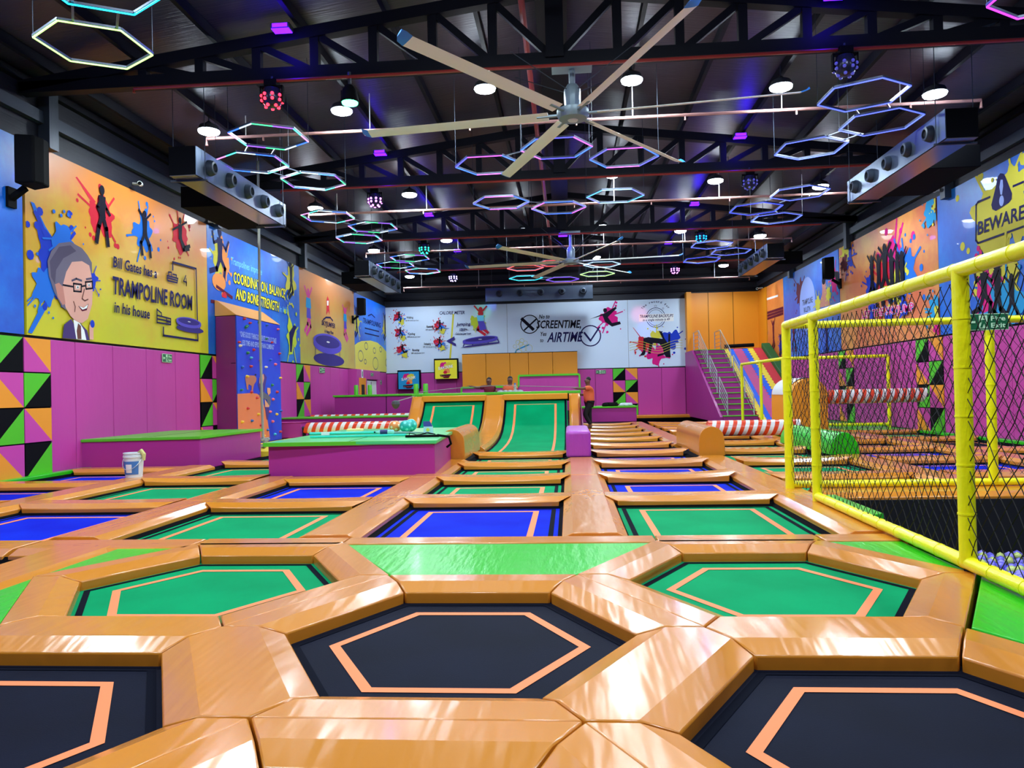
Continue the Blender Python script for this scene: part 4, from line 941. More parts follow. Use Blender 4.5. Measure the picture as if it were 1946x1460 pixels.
# swing knot with cable
s0 = at_y(752, 765, 21.5); s1 = at_y(792, 752, 23.6); s2 = at_y(1098, 743, 23.6)
t = thing('swing_bag', (s0.x, 21.5, s0.z), 'dark grey swinging bag hanging on a rope from the deck corner', 'swing bag')
MB().lathe((s0.x, 21.5, s0.z-.09), [(.03, -.1), (.09, -.05), (.13, .04), (.11, .12), (.04, .15)], mat('bag_grey', (70, 74, 80), .8), 12).build('bag', t, True)
MB().tube([(s0.x, 21.5, s0.z+.02), s1], .014, ROPE, 6).build('bag_rope', t, True)
m = MB(); a = Vector((s1.x, 23.9, 1.47)); b = Vector((.3, 23.9, 1.52)); c_ = a.lerp(b, .5)+Vector((0, 0, .14)); m.tube([a, a.lerp(c_, .5)+Vector((0, 0, .03)), c_, c_.lerp(b, .5), b], .012, ROPE, 6); m.build('slack_rope', smooth=True, label='thin pale rope lying slack along the deck edge above the ramps', cat='rope')
m = MB(); c0 = (-2.2, 24.0)
for k in range(5):
    m.lathe((c0[0]+.16*k, c0[1]+.05*(k % 2), 1.38), [(.06, 0), (.11, .03), (.09, .08), (.02, .1)], mat('towel_grey', (170, 176, 178), .9), 8)
m.build('towel', smooth=True, label='crumpled grey towel on the deck edge between the two people', cat='towel')
# things on the big purple platform
BEFORE = set(bpy.data.objects)
def ball(x, y, z, r, c, cd, lab):
    t = thing('exercise_ball', (x, y, z), lab, 'ball', None)
    o = bpy.data.objects.new('ball_body', ico(r, c, 'ball_body', sub=4)); COL.objects.link(o); o.parent = t; o.location = (0, 0, r); rn = random.Random(int(x*100))
    for k in range(14):
        ph = k*2.4; zz = 1-2*(k+.5)/14; q = math.sqrt(1-zz*zz); n = Vector((q*math.cos(ph), q*math.sin(ph), zz)); c0 = Vector((x, y, z+r)); e = n.orthogonal().normalized(); f = n.cross(e)
        m = MB(); m.loft([[c0+(n*math.cos(.26)+(e*math.cos(j*.785)+f*math.sin(j*.785))*math.sin(.26)).normalized()*(r*1.004) for j in range(8)], [c0+n*(r*1.012)+(e*math.cos(j*.785)+f*math.sin(j*.785))*r*.1 for j in range(8)]], cd); m.build('dot', o, True)
    return t
q = at_y(751, 822, 14.6); q2 = at_y(770, 822, 14.4); q3 = at_y(781, 821, 14.8)
ball(q.x, 14.6, .742, .115, mat('ball_orange', (240, 140, 70), .35), mat('dot_cream', (246, 226, 180), .4), 'orange ball with cream polka dots on the green platform top')
TEA = mat('ball_teal', (20, 170, 160), .35); TED = mat('dot_teal', (110, 222, 214), .4)
ball(q2.x, 14.45, .742, .12, TEA, TED, 'teal polka-dot ball next to the orange ball')
ball(q3.x, 14.8, .742, .125, TEA, TED, 'teal polka-dot ball at the right of the three balls')
TUR = mat('turquoise_plastic', (30, 205, 190), .25, coat=.4)
m = MB(); m.tube([(-4.6, 12.9, .77), (-2.9, 13.05, .77)], .022, TUR, 8); m.build('mop_pole', smooth=True, label='long turquoise pole lying along the front of the green platform top', cat='pole')
m = MB(); m.tube([(-5.0, 14.0, .775), (-3.6, 14.0, .775)], .028, TUR, 8); m.box((-4.75, 13.93, .745), (-4.6, 14.07, .80), WPLAST); mp_ = m.build('mop_pole', smooth=True, label='shorter turquoise pole with a white collar at the back left of the green platform top', cat='pole')
m = MB(); m.tube([(-3.6, 14.0, .77), (-2.75, 13.9, .76)], [.03, .012], mat('grey_blade', (110, 150, 145), .4), 8); m.build('mop_head', mp_, smooth=True)
m = MB(); m.box((-4.62, 15.1, .742), (-4.3, 15.3, .80), mat('sponge_yellow', (236, 220, 150), .8)); m.build('sponge', bevel=.015, label='yellow sponge at the back left of the green platform top', cat='sponge')
q = at_y(733, 818, 13.8)
t = thing('bottle', (q.x, 13.8, .742), 'clear bottle with a navy label lying on its side before the balls', 'bottle')
MB().lathe((q.x-.2, 13.8, .79), [(.012, 0), (.014, .03), (.042, .07), (.045, .34), (.03, .36)], mat('bottle_clear', (150, 220, 215), .15, coat=.5), 12, 'x').build('bottle_body', t, True)
MB().lathe((q.x-.1, 13.8, .79), [(.0465, 0), (.0465, .14)], mat('label_navy', (36, 44, 110), .5), 12, 'x').build('navy_label', t, True)
MB().lathe((q.x-.225, 13.8, .79), [(.016, 0), (.016, .03)], SPK, 8, 'x').build('bottle_cap', t, True)
q = at_y(814, 820, 14.0); qx = q.x
t = thing('detergent_pouch', (qx, 14.0, .742), 'standing detergent pouch, navy on top and pale blue below', 'pouch')
MB().loft([[(qx-.09, 13.96, .745), (qx+.09, 13.96, .745), (qx+.09, 14.05, .745), (qx-.09, 14.05, .745)], [(qx-.085, 13.98, .87), (qx+.085, 13.98, .87), (qx+.085, 14.03, .87), (qx-.085, 14.03, .87)]], mat('pouch_pale', (170, 214, 224), .3)).build('lower_body', t)
MB().loft([[(qx-.085, 13.98, .87), (qx+.085, 13.98, .87), (qx+.085, 14.03, .87), (qx-.085, 14.03, .87)], [(qx-.1, 14.0, .97), (qx+.03, 14.0, .97), (qx+.03, 14.01, .97), (qx-.1, 14.01, .97)]], mat('pouch_navy', (20, 50, 140), .3)).build('navy_top', t)
m = MB(); m.lathe((qx-.0, 13.955, .81), [(.035, 0), (.001, -.004)], mat('lemon_print', (220, 214, 80), .4), 10, 'y'); m.build('yellow_print', t)
hs = [at_y(u, v, 12.6) for u, v in ((768, 826), (790, 824), (815, 824), (832, 823))]
hp = [(p.x, 12.7, .765) for p in hs]+[(-2.28, 12.7, .775), (-2.08, 12.72, .745), (-2.05, 12.75, .62), (-2.13, 12.8, .56)]
m = MB(); m.tube(hp, .022, SPK, 8); m.build('hose', smooth=True, label='black rubber hose drooping over the right edge of the green platform top', cat='hose')
m = MB(); m.tube([(-2.7, 13.1, .76), (-2.55, 13.2, .8), (-2.4, 13.15, .77), (-2.5, 13.0, .79), (-2.7, 13.0, .77), (-2.85, 13.1, .80), (-2.9, 13.3, .76)], .008, SPK, 5); m.build('wire_coil', smooth=True, label='thin tangled dark wire beside the black hose', cat='wire')
for o in list(bpy.data.objects):
    if o not in BEFORE and o.parent is None: o.location.z -= .085
# bags on the far platform
for xx, mt, lb, r in ((1.7, SPK, 'black bag heap on the far low purple platform', .16), (2.35, mat('cloth_pale', (190, 200, 204), .9), 'pale crumpled cloth on the far low purple platform', .13)):
    m = MB()
    for k in range(4): m.lathe((xx+(k-1.5)*r*.8, 30.9+.08*(k % 2), .74), [(r*.8, 0), (r, r*.3), (r*.7, r*(.8+.2*(k % 2))), (.02, r*1.0)], mt, 9)
    m.build('bag_heap', smooth=True, label=lb, cat='bag')
# ------------------------------------------------------------------ fire exit signs
SG = mat('sign_green', (10, 96, 60), .45); SL = mat('sign_pale', (200, 240, 200), .5)
BOLD = .022
def text_geo(s, m, mt, P, sx=1.0):
    """P(u,v) maps 0..1 text box to 3D"""
    cu = bpy.data.curves.new('t', 'FONT'); cu.body = s; cu.resolution_u = 2; cu.offset = BOLD
    ob = bpy.data.objects.new('t', cu); COL.objects.link(ob)
    dg = bpy.context.evaluated_depsgraph_get(); me = bpy.data.meshes.new_from_object(ob.evaluated_get(dg))
    if len(me.vertices):
        xs = [v.co.x for v in me.vertices]; x0, x1 = min(xs), max(xs)
        cap = .73
        m.faces([P((v.co.x-x0)/(x1-x0), v.co.y/cap) for v in me.vertices], [tuple(p.vertices) for p in me.polygons], mt)
    bpy.data.objects.remove(ob); bpy.data.curves.remove(cu); bpy.data.meshes.remove(me)
def exit_sign(c, ux, w, h, lab, nrm):
    """c centre, ux unit vector to the viewer's right"""
    c = Vector(c); ux = Vector(ux).normalized(); nrm = Vector(nrm).normalized(); t = thing('exit_sign', c, lab, 'sign')
    def P(a, b, o=0): return c+ux*(a*w)+Vector((0, 0, b*h))+nrm*o
    MB().loft([[P(-.5, -.5), P(.5, -.5), P(.5, .5), P(-.5, .5)], [P(-.5, -.5, .015), P(.5, -.5, .015), P(.5, .5, .015), P(-.5, .5, .015)]], SL).build('sign_board', t)
    m = MB(); m.poly([P(-.49, -.46, .017), P(.49, -.46, .017), P(.49, .46, .017), P(-.49, .46, .017)], SG)
    m.poly([P(-.46, 0, .02), P(-.36, .25, .02), P(-.38, .06, .02), P(-.25, .06, .02), P(-.25, -.06, .02), P(-.38, -.06, .02), P(-.36, -.25, .02)], SL)
    m.poly([P(-.17, -.4, .02), P(.02, -.4, .02), P(.02, .4, .02), P(-.17, .4, .02)], SL)
    m.lathe(P(-.05, .25, .022), [(.05*h, 0), (.07*h, .001)], SG, 8, 'x' if abs(nrm.x) > .5 else 'y')
    for q in ([(-.10, .12), (-.02, .14), (-.03, -.05), (-.11, -.05)], [(-.11, -.05), (-.05, -.05), (-.10, -.36), (-.15, -.34)], [(-.06, -.05), (-.02, -.05), (.01, -.3), (-.03, -.32)], [(-.15, .1), (-.1, .12), (-.12, -.04), (-.16, -.02)]):
        m.poly([P(a, b, .023) for a, b in q], SG)
    text_geo('Fire', m, SL, lambda u, v: P(.10+.33*u, .06+.30*v, .02)); text_geo('Exit', m, SL, lambda u, v: P(.10+.33*u, -.36+.30*v, .02))
    m.build('green_print', t)
e = at_y(1873, 612, 9.5); exit_sign((e.x, 9.5, e.z), (1, 0, 0), .52, .2, 'green and white fire exit sign hanging on the back rail of the yellow net frame', (0, -1, 0))
e = at_x(317, 681, XL+.08); exit_sign(e, (0, 1, 0), .42, .2, 'green fire exit sign on the pink pads above the long left platform', (1, 0, 0))
e = at_y(1142, 707, YB-.08); exit_sign(e, (1, 0, 0), .5, .18, 'small green exit sign on the pink back wall behind the walking person', (0, -1, 0))
e = at_x(612, 704, XL+.08); exit_sign(e, (0, 1, 0), .6, .2, 'small green exit sign on the pink left wall beyond the checker strip', (1, 0, 0))
e = at_x(707, 712, -9.2); exit_sign(e, (0, 1, 0), .45, .15, 'small green exit sign over the white door', (1, 0, 0))
e = at_x(722.5, 727, XL+.08); exit_sign(e, (0, 1, 0), .5, .22, 'small green exit sign right of the white door', (1, 0, 0))
e = at_x(689, 711, -9.2); m = MB(); m.box((-9.22, e.y-.12, e.z-.2), (-9.205, e.y+.12, e.z+.2), WPLAST); m.box((-9.205, e.y-.06, e.z-.12), (-9.203, e.y+.06, e.z+.12), SG); m.build('notice_sign', label='little white notice above the orange panel beside the door', cat='sign')
# ------------------------------------------------------------------ people
def skin_obj(name, joints, bones, mt, parent, sub=1, root=0):
    me = bpy.data.meshes.new(name); me.from_pydata([j[:3] for j in joints], bones, []); me.materials.append(mt)
    o = bpy.data.objects.new(name, me); COL.objects.link(o)
    o.modifiers.new('skin', 'SKIN')
    if not me.skin_vertices: 
        bm = bmesh.new(); bm.from_mesh(me); bm.verts.layers.skin.verify(); bm.to_mesh(me); bm.free()
    for i, j in enumerate(joints):
        r = j[3]; me.skin_vertices[0].data[i].radius = (r, j[4] if len(j) > 4 else r)
    me.skin_vertices[0].data[root].use_root = True
    s = o.modifiers.new('sub', 'SUBSURF'); s.levels = sub+1; s.render_levels = sub+1
    o.modifiers['skin'].use_smooth_shade = True
    o.parent = parent
    return o
SK = mat('skin_brown', (112, 72, 56), .55); HAIR = mat('hair_black', (14, 11, 12), .7)
TOR = mat('shirt_orange', (236, 112, 66), .8, bump=.3, bscale=12); TMA = mat('shirt_maroon', (112, 18, 40), .8, bump=.3, bscale=12); TRO = mat('trousers_black', (14, 14, 20), .8)
def person(loc, rz, H, shirt, arms, legs, label, headyaw=0, lean=0):
    """local frame: facing +x, left is +y; all joints scaled from H"""
    t = thing('person', loc, label, 'person'); t.rotation_euler = (0, 0, rz)
    h = H/1.7
    J = []; B = []
    def j(x, y, z, r, r2=None): J.append((x*h, y*h, z*h, r*h, (r2 or r)*h)); return len(J)-1
    def b(*c):
        for a, d in zip(c, c[1:]): B.append((a, d))
    pel = j(0, 0, .93, .12, .14); wst = j(.0+lean*.2, 0, 1.05, .10, .13); ch = j(lean*.5, 0, 1.25, .11, .16); sh = j(lean*.8, 0, 1.38, .07, .12); nk = j(lean*.9, 0, 1.46, .062); hd = j(lean+.015, 0, 1.545, .088, .082); hd2 = j(lean+.015, 0, 1.63, .108, .094); tp_ = j(lean+.0, 0, 1.685, .07)
    b(pel, wst, ch, sh, nk, hd, hd2, tp_)
    ns = j(lean+.125, 0, 1.595, .013); b(hd2, ns)
    for s in (-1, 1): er = j(lean, s*.098, 1.61, .014, .02); b(hd2, er)
    seg = {}
    for s, key_ in ((1, 'l'), (-1, 'r')):
        a = arms[key_]; c = [j(lean*.8, s*.17, 1.385, .055)]
        el = j(*a[0], .05); wr = j(*a[1], .034); b(sh, c[0], el, wr); d = (Vector(a[1])-Vector(a[0])).normalized()
        pm = Vector(a[1])+d*.06; pmi = j(*pm, .03, .022); b(wr, pmi)
        sd = d.cross(Vector((0, 0, 1))).normalized() if abs(d.z) < .9 else Vector((1, 0, 0)); dn = Vector((0, 0, -.012))
        for f in range(4):
            L = (.06, .07, .066, .052)[f]; q = pm+sd*((f-1.5)*.018)+d*.03; i1 = j(*q, .009); i2 = j(*(q+d*L*.6+dn), .008); i3 = j(*(q+d*L+dn*2.2), .007); b(pmi, i1, i2, i3)
        q = Vector(a[1])+d*.03-sd*.03; i1 = j(*q, .01); i2 = j(*(q+d*.04-sd*.015+dn), .009); b(wr, i1, i2)
        g = legs[key_]; hp_ = j(0, s*.09, .87, .09); kn_ = j(*g[0], .058); an = j(*g[1], .038); b(pel, hp_, kn_, an)
        heel = j(g[1][0]-.04, g[1][1], g[1][2]-.05, .03); toe = j(g[1][0]+.15, g[1][1], max(g[1][2]-.055, .025), .03, .04); b(an, heel); b(an, toe)
    skin_obj('body', J, B, SK, t)
    # shirt
    S = []; SB = []
    def k(x, y, z, r, r2=None): S.append((x*h, y*h, z*h, r*h, (r2 or r)*h)); return len(S)-1
    a0 = k(0, 0, .86, .165, .20); a1 = k(lean*.2, 0, 1.05, .16, .19); a2 = k(lean*.5, 0, 1.25, .165, .215); a3 = k(lean*.8, 0, 1.385, .11, .15); SB += [(a0, a1), (a1, a2), (a2, a3)]
    for s, key_ in ((1, 'l'), (-1, 'r')):
        q = k(lean*.8, s*.18, 1.385, .085); A = arms[key_][0]; e = Vector((lean*.8, s*.18, 1.385)).lerp(Vector(A), .75); w_ = k(*e, .08); SB += [(a3, q), (q, w_)]
    skin_obj('t_shirt', S, SB, shirt, t)
    S = []; SB = []
    a0 = k(0, 0, .93, .135, .15); 
    for s, key_ in ((1, 'l'), (-1, 'r')):
        g = legs[key_]; q = k(0, s*.095, .85, .125); w_ = k(*g[0], .088); v = k(*(Vector(g[1])+Vector((0, 0, .05))), .055); SB += [(a0, q), (q, w_), (w_, v)]
    skin_obj('trousers', S, SB, TRO, t)
    hr = [(lean-.045, 0, 1.60, .098, .1), (lean-.015, 0, 1.685, .112, .104), (lean+.055, 0, 1.715, .06, .075)]
    skin_obj('hair', [tuple(v*h for v in q) for q in hr], [(0, 1), (1, 2)], HAIR, t)
    for s in (-1, 1):
        me = ico(.011*h, SPK, 'eye', sub=1); o = bpy.data.objects.new('eye', me); COL.objects.link(o); o.parent = t; o.location = ((lean+.108)*h, s*.032*h, 1.625*h)
    me = ico(.014*h, mat('lip', (96, 48, 44), .5), 'mouth', sub=1); o = bpy.data.objects.new('mouth', me); COL.objects.link(o); o.parent = t; o.location = ((lean+.098)*h, 0, 1.55*h); o.scale = (.6, 1.6, .5)
    return t
pz = at_z(1121, 814, .13)
person((pz.x, pz.y, .10), math.pi+.25, 1.72, TOR, {'l': [(.27, .22, 1.36), (.52, .20, 1.37)], 'r': [(.10, -.26, 1.15), (.30, -.22, 1.16)]}, {'l': [(.20, .10, .50), (-.0, .11, .09)], 'r': [(-.02, -.10, .48), (-.06, -.10, .09)]},
       'person walking on the pads in orange t-shirt and black trousers, arm stretched forward', lean=.03)
q = at_y(930, 752, 27.5)
person((q.x, 27.5, .25), -math.pi/2-.1, 1.68, TMA, {'l': [(.02, .27, 1.22), (.1, .42, 1.15)], 'r': [(.0, -.42, 1.36), (.02, -.70, 1.43)]}, {'l': [(.04, .1, .5), (.02, .1, .09)], 'r': [(.02, -.1, .5), (0, -.1, .09)]},
       'person in maroon t-shirt behind the deck edge stretching an arm out to the side')
q = at_y(970, 755, 26.5)
pb = person((q.x, 26.5, .25), -math.pi/2, 1.68, TOR, {'l': [(.12, .25, 1.2), (.3, .2, 1.3)], 'r': [(.1, -.24, 1.18), (.25, -.12, 1.2)]}, {'l': [(.04, .1, .5), (.02, .1, .09)], 'r': [(.02, -.1, .5), (0, -.1, .09)]},
       'person in orange t-shirt looking down behind the deck edge beside the maroon shirt')
t = thing('spray_bottle', (q.x+.2, 26.13, 1.49), 'blue topped spray bottle held up before the person behind the deck', 'bottle')
MB().lathe((q.x+.2, 26.13, 1.49), [(.05, 0), (.05, .14), (.02, .18)], mat('spray_clear', (190, 210, 190), .3), 10).build('bottle_body', t, True); MB().box((q.x+.17, 26.07, 1.67), (q.x+.23, 26.17, 1.73), BB).build('trigger_head', t)
# ------------------------------------------------------------------ printed wall murals
def print_mat(name, c1, c2, c3=None, sc=.5, rough=.42, grad=None):
    m = bpy.data.materials.new(name); m.use_nodes = True; nt = m.node_tree; L = nt.links; b = nt.nodes['Principled BSDF']
    b.inputs['Roughness'].default_value = rough; b.inputs['Coat Weight'].default_value = .12
    g = nt.nodes.new('ShaderNodeNewGeometry'); n = nt.nodes.new('ShaderNodeTexNoise'); n.inputs['Scale'].default_value = sc; n.inputs['Detail'].default_value = 8; n.inputs['Roughness'].default_value = .65
    L.new(g.outputs['Position'], n.inputs['Vector']); fac = n.outputs['Fac']
    if grad:
        sp = nt.nodes.new('ShaderNodeSeparateXYZ'); L.new(g.outputs['Position'], sp.inputs[0])
        mr = nt.nodes.new('ShaderNodeMapRange'); mr.inputs['From Min'].default_value = grad[0]; mr.inputs['From Max'].default_value = grad[1]; L.new(sp.outputs['Z'], mr.inputs['Value'])
        mx = nt.nodes.new('ShaderNodeMath'); mx.operation = 'MULTIPLY_ADD'; L.new(mr.outputs[0], mx.inputs[0]); mx.inputs[1].default_value = .5; 
        m2 = nt.nodes.new('ShaderNodeMath'); m2.operation = 'MULTIPLY'; L.new(fac, m2.inputs[0]); m2.inputs[1].default_value = .55; L.new(m2.outputs[0], mx.inputs[2]); fac = mx.outputs[0]
    cr = nt.nodes.new('ShaderNodeValToRGB'); e = cr.color_ramp.elements; e[0].position = .3; e[1].position = .7; e[0].color = (*srgb(c1), 1); e[1].color = (*srgb(c2), 1)
    if c3: x = e.new(.5); x.color = (*srgb(c3), 1)
    L.new(fac, cr.inputs[0]); L.new(cr.outputs[0], b.inputs['Base Color']); return m
PY = print_mat('print_yellow', (204, 198, 30), (216, 126, 38), (214, 172, 34), .7, grad=(2.6, 6.1))
PB = print_mat('print_sky_blue', (8, 70, 190), (20, 134, 226), (10, 100, 212), .6)
PYG = print_mat('print_olive_yellow', (196, 190, 66), (206, 124, 44), (196, 152, 54), .6, grad=(2.6, 6.1))
PO = print_mat('print_orange_red', (206, 90, 50), (232, 168, 70), (216, 116, 70), .45)
PO2 = print_mat('print_orange', (216, 110, 50), (236, 160, 84), (226, 130, 60), .5)
PBW = print_mat('print_blue_violet', (60, 110, 220), (26, 130, 214), (70, 120, 226), .4)
PW_ = mat('print_white', (206, 224, 246), .45)
C = {k: mat('ink_'+k, c, .6, spec=.12) for k, c in {'navy': (26, 22, 84), 'black': (18, 16, 34), 'red': (206, 40, 60), 'mag': (214, 30, 130), 'blue': (36, 110, 214), 'dblue': (32, 60, 190), 'lime': (196, 214, 60), 'yel': (240, 228, 60), 'sky': (120, 200, 245), 'vio': (92, 80, 196), 'dvio': (60, 50, 130),
      'skin': (222, 164, 150), 'skin2': (196, 132, 120), 'hair': (110, 102, 122), 'hair2': (84, 76, 100), 'suit': (74, 56, 112), 'white': (236, 238, 240), 'pink': (214, 70, 150), 'orange': (240, 150, 80), 'brown': (110, 66, 60), 'teal': (40, 150, 210), 'moon': (222, 214, 96), 'grey': (130, 130, 110), 'maroon': (96, 20, 50), 'peri': (150, 170, 236), 'olive': (212, 204, 70)}.items()}
class Art:
    """draws flat ink shapes on a wall plane; positions read off the survey pixels of that plane"""
    def __init__(s, side, base, z0, z1, s0, s1, label, cat='wall mural', th=.06):
        s.side = side; s.k = 0; s.m = MB(); s.th = th
        s.pl = {'L': XL+th, 'R': XR-th, 'B': YB-th}[side]; s.label = label; s.cat = cat; s.z0, s.z1 = z0, z1; s.s0, s.s1 = min(s0, s1), max(s0, s1)
        g = .008
        if side == 'L': s.m.box((XL+.01, s.s0+g, z0), (XL+th, s.s1-g, z1), base)
        elif side == 'R': s.m.box((XR-th, s.s0+g, z0), (XR-.01, s.s1-g, z1), base)
        else: s.m.box((s.s0+g, YB-th, z0), (s.s1-g, YB-.01, z1), base)
    def off(s): s.k += 1; return .003+.0002*s.k
    def w(s, st, o):
        a, z = st; a = min(max(a, s.s0+.01), s.s1-.01); z = min(max(z, s.z0), s.z1)
        return Vector((s.pl+o, a, z)) if s.side == 'L' else Vector((s.pl-o, a, z)) if s.side == 'R' else Vector((a, s.pl-o, z))
    def st(s, u, v):
        p = at_y(u, v, s.pl) if s.side == 'B' else at_x(u, v, s.pl)
        return (p.x if s.side == 'B' else p.y, p.z)
    def px(s, pts, ink, sc=None):
        if sc: pts = [(sc[0]+a/sc[2], sc[1]+b/sc[2]) for a, b in pts]
        o = s.off(); s.m.poly([s.w(s.st(*p), o) for p in pts], C[ink])
    def poly(s, pts, ink): o = s.off(); s.m.poly([s.w(p, o) for p in pts], C[ink])
    def line(s, pts, wd, ink, sc=None):
        if sc: pts = [(sc[0]+a/sc[2], sc[1]+b/sc[2]) for a, b in pts]
        q = [Vector(s.st(*p)) for p in pts]; s.wline(q, wd, ink)
    def wline(s, q, wd, ink):
        o = s.off(); q = [Vector(p) for p in q]
        for a, b in zip(q, q[1:]):
            if (b-a).length < 1e-6: continue
            d = (b-a).normalized(); n = Vector((-d.y, d.x))*wd/2; e = d*wd*.4
            s.m.poly([s.w(p, o) for p in (a-e-n, b+e-n, b+e+n, a-e+n)], C[ink])
    def ell(s, c, rx, rz, ink, n=20, rot=0, ring=0):
        o = s.off(); P = []; Q = []
        for k in range(n):
            a = 2*math.pi*k/n; x, z = math.cos(a), math.sin(a)
            f = lambda X, Z: (c[0]+X*math.cos(rot)-Z*math.sin(rot), c[1]+X*math.sin(rot)+Z*math.cos(rot))
            P.append(f(x*rx, z*rz)); Q.append(f(x*(rx-ring), z*(rz-ring)))
        if ring:
            for k in range(n): j = (k+1) % n; s.m.poly([s.w(p, o) for p in (P[k], P[j], Q[j], Q[k])], C[ink])
        else: s.m.poly([s.w(p, o) for p in P], C[ink])
    def splat(s, u, v, r, ink, seed=1, sx=1, drops=8):
        c = s.st(u, v); rn = random.Random(seed); n = 48; P = []
        am = [rn.uniform(.05, .14), rn.uniform(.06, .14), rn.uniform(.03, .1), rn.uniform(.02, .07)]; ph = [rn.uniform(0, 6.28) for _ in range(4)]; fr = [3, 5, 8, 11]
        for k in range(n):
            a = 2*math.pi*k/n; q = .72+sum(am[i]*math.sin(fr[i]*a+ph[i]) for i in range(4)); P.append((c[0]+r*q*math.cos(a)*sx, c[1]+r*q*math.sin(a)))
        o = s.off()
        s.m.faces([s.w(c, o)]+[s.w(p, o) for p in P], [(0, k+1, (k+1) % n+1) for k in range(n)], C[ink])
        for k in range(drops):
            a = rn.uniform(0, 6.28); d = r*rn.uniform(1.0, 1.5); e = r*rn.uniform(.04, .12)
            s.ell((c[0]+d*math.cos(a)*sx, c[1]+d*math.sin(a)), e, e, ink, 8)
        for k in range(4):
            a = rn.uniform(0, 6.28); d0, d1 = r*.5, r*rn.uniform(1.1, 1.45); s.wline([(c[0]+d0*math.cos(a)*sx, c[1]+d0*math.sin(a)), (c[0]+d1*math.cos(a)*sx, c[1]+d1*math.sin(a))], r*.09, ink)
    def fig(s, u, v, H, pose, ink='black', flip=1):
        c = s.st(u, v); fl = flip*(-1 if s.side == 'R' else 1)
        PZ = {'star': [[(0, .28), (-.22, .46)], [(0, .28), (.22, .46)], [(0, .0), (-.16, -.24), (-.12, -.48)], [(0, 0), (.16, -.24), (.2, -.48)]],
              'jump': [[(0, .28), (-.2, .50)], [(0, .28), (.2, .52)], [(0, .0), (.1, -.26), (-.12, -.42)], [(0, 0), (-.06, -.22), (-.22, -.36)]],
              'walk': [[(0, .28), (-.13, .1), (-.05, .0)], [(0, .28), (.12, .12), (.2, .04)], [(0, .0), (-.1, -.22), (-.16, -.48)], [(0, 0), (.1, -.22), (.14, -.48)]],
              'lean': [[(0, .28), (-.34, .12)], [(0, .28), (.3, .44)], [(0, .0), (.2, -.2), (.42, -.12)], [(0, 0), (.15, -.26), (.38, -.2)]],
              'run': [[(0, .28), (-.2, .2), (-.24, .36)], [(0, .28), (.2, .16), (.3, .3)], [(0, .0), (.16, -.16), (.1, -.42)], [(0, 0), (-.12, -.2), (-.32, -.26)]]}[pose]
        f = lambda p: (c[0]+fl*p[0]*H, c[1]+p[1]*H)
        s.ell(f((0, .41)), .065*H, .08*H, ink, 12)
        s.poly([f(p) for p in ((-.09, .31), (.09, .31), (.07, .05), (.085, -.05), (-.085, -.05), (-.07, .05))], ink)
        s.wline([f((0, .3)), f((0, .38))], .05*H, ink)
        for i, q in enumerate(PZ): s.wline([f(p) for p in q], (.05 if i < 2 else .085)*H, ink)
    def text(s, txt, bl, br, tl, ink, sc=None, outline=None):
        if sc: bl, br, tl = [(sc[0]+a/sc[2], sc[1]+b/sc[2]) for a, b in (bl, br, tl)]
        B0, B1, T0 = Vector(s.st(*bl)), Vector(s.st(*br)), Vector(s.st(*tl)); X = B1-B0; Y = T0-B0
        if outline:
            h = Y.length
            for dx, dz in ((-.05, 0), (.05, 0), (0, .06), (0, -.06), (.04, -.05)):
                o = s.off(); text_geo(txt, s.m, C[outline], lambda a, b: s.w(B0+X*a+Y*b+Vector((dx*h, dz*h)), o))
        o = s.off(); text_geo(txt, s.m, C[ink], lambda a, b: s.w(B0+X*a+Y*b, o))
    def tramp(s, u, v, rx, rz, leg, sh=True):
        c = s.st(u, v)
        if sh: s.ell((c[0]+.1*rx, c[1]-rz*.2-leg), rx*1.1, rz*.75, 'dvio', 24)
        for f in (-.85, -.35, .4, .85): s.wline([(c[0]+f*rx, c[1]-rz*.4), (c[0]+f*rx*1.03, c[1]-rz*.4-leg)], .05, 'dvio')
        s.ell((c[0], c[1]-rz*.35), rx, rz, 'vio', 28); s.ell(c, rx, rz, 'vio', 28); s.ell((c[0], c[1]+rz*.06), rx*.86, rz*.72, 'dvio', 28); s.ell((c[0], c[1]+rz*.05), rx*.12, rz*.1, 'white', 12)
    def done(s): return s.m.build('mural_panel', label=s.label, cat=s.cat, group='printed mural panels')
ZB, ZU = 2.62, 6.10
a = Art('L', PB, ZB, ZU, 5.0, 12.45, 'plain mottled blue mural panel at the left edge of the picture'); a.done()
# yellow cartoon panel
a = Art('L', PY, ZB, ZU, 12.5, 19.2, 'yellow mural with cartoon man in glasses and the words TRAMPOLINE ROOM'); Z = (0, 250, 3.65)
a.px([(143, 337), (146, 336), (182, 384), (178, 387)], 'red')
a.splat(193, 412, .55, 'red', 3); a.splat(272, 445, .5, 'blue', 5); a.splat(342, 452, .48, 'red', 9)
a.px([(57, 383), (64, 386), (85, 430), (108, 466), (100, 472), (72, 425)], 'blue'); a.px([(52, 632), (60, 634), (85, 590), (102, 565), (98, 558), (75, 585)], 'blue')
a.splat(104, 492, .78, 'dblue', 12, .8, 14); a.splat(85, 545, .45, 'blue', 14); a.splat(172, 533, .25, 'dblue', 15); a.splat(118, 455, .4, 'blue', 18)
a.fig(193, 408, 1.25, 'walk'); a.fig(274, 443, 1.05, 'star'); a.fig(341, 452, 1.05, 'lean')
a.px([(320, 900), (345, 830), (400, 775), (480, 765), (560, 810), (600, 860), (628, 910), (630, 990), (610, 960), (560, 935), (500, 950), (470, 1020), (445, 1080), (440, 1190), (450, 1240), (420, 1215), (365, 1110), (330, 1000)], 'hair', Z)
a.px([(335, 900), (400, 800), (480, 790), (520, 830), (430, 880), (380, 960), (372, 1060), (345, 1010)], 'hair2', Z)
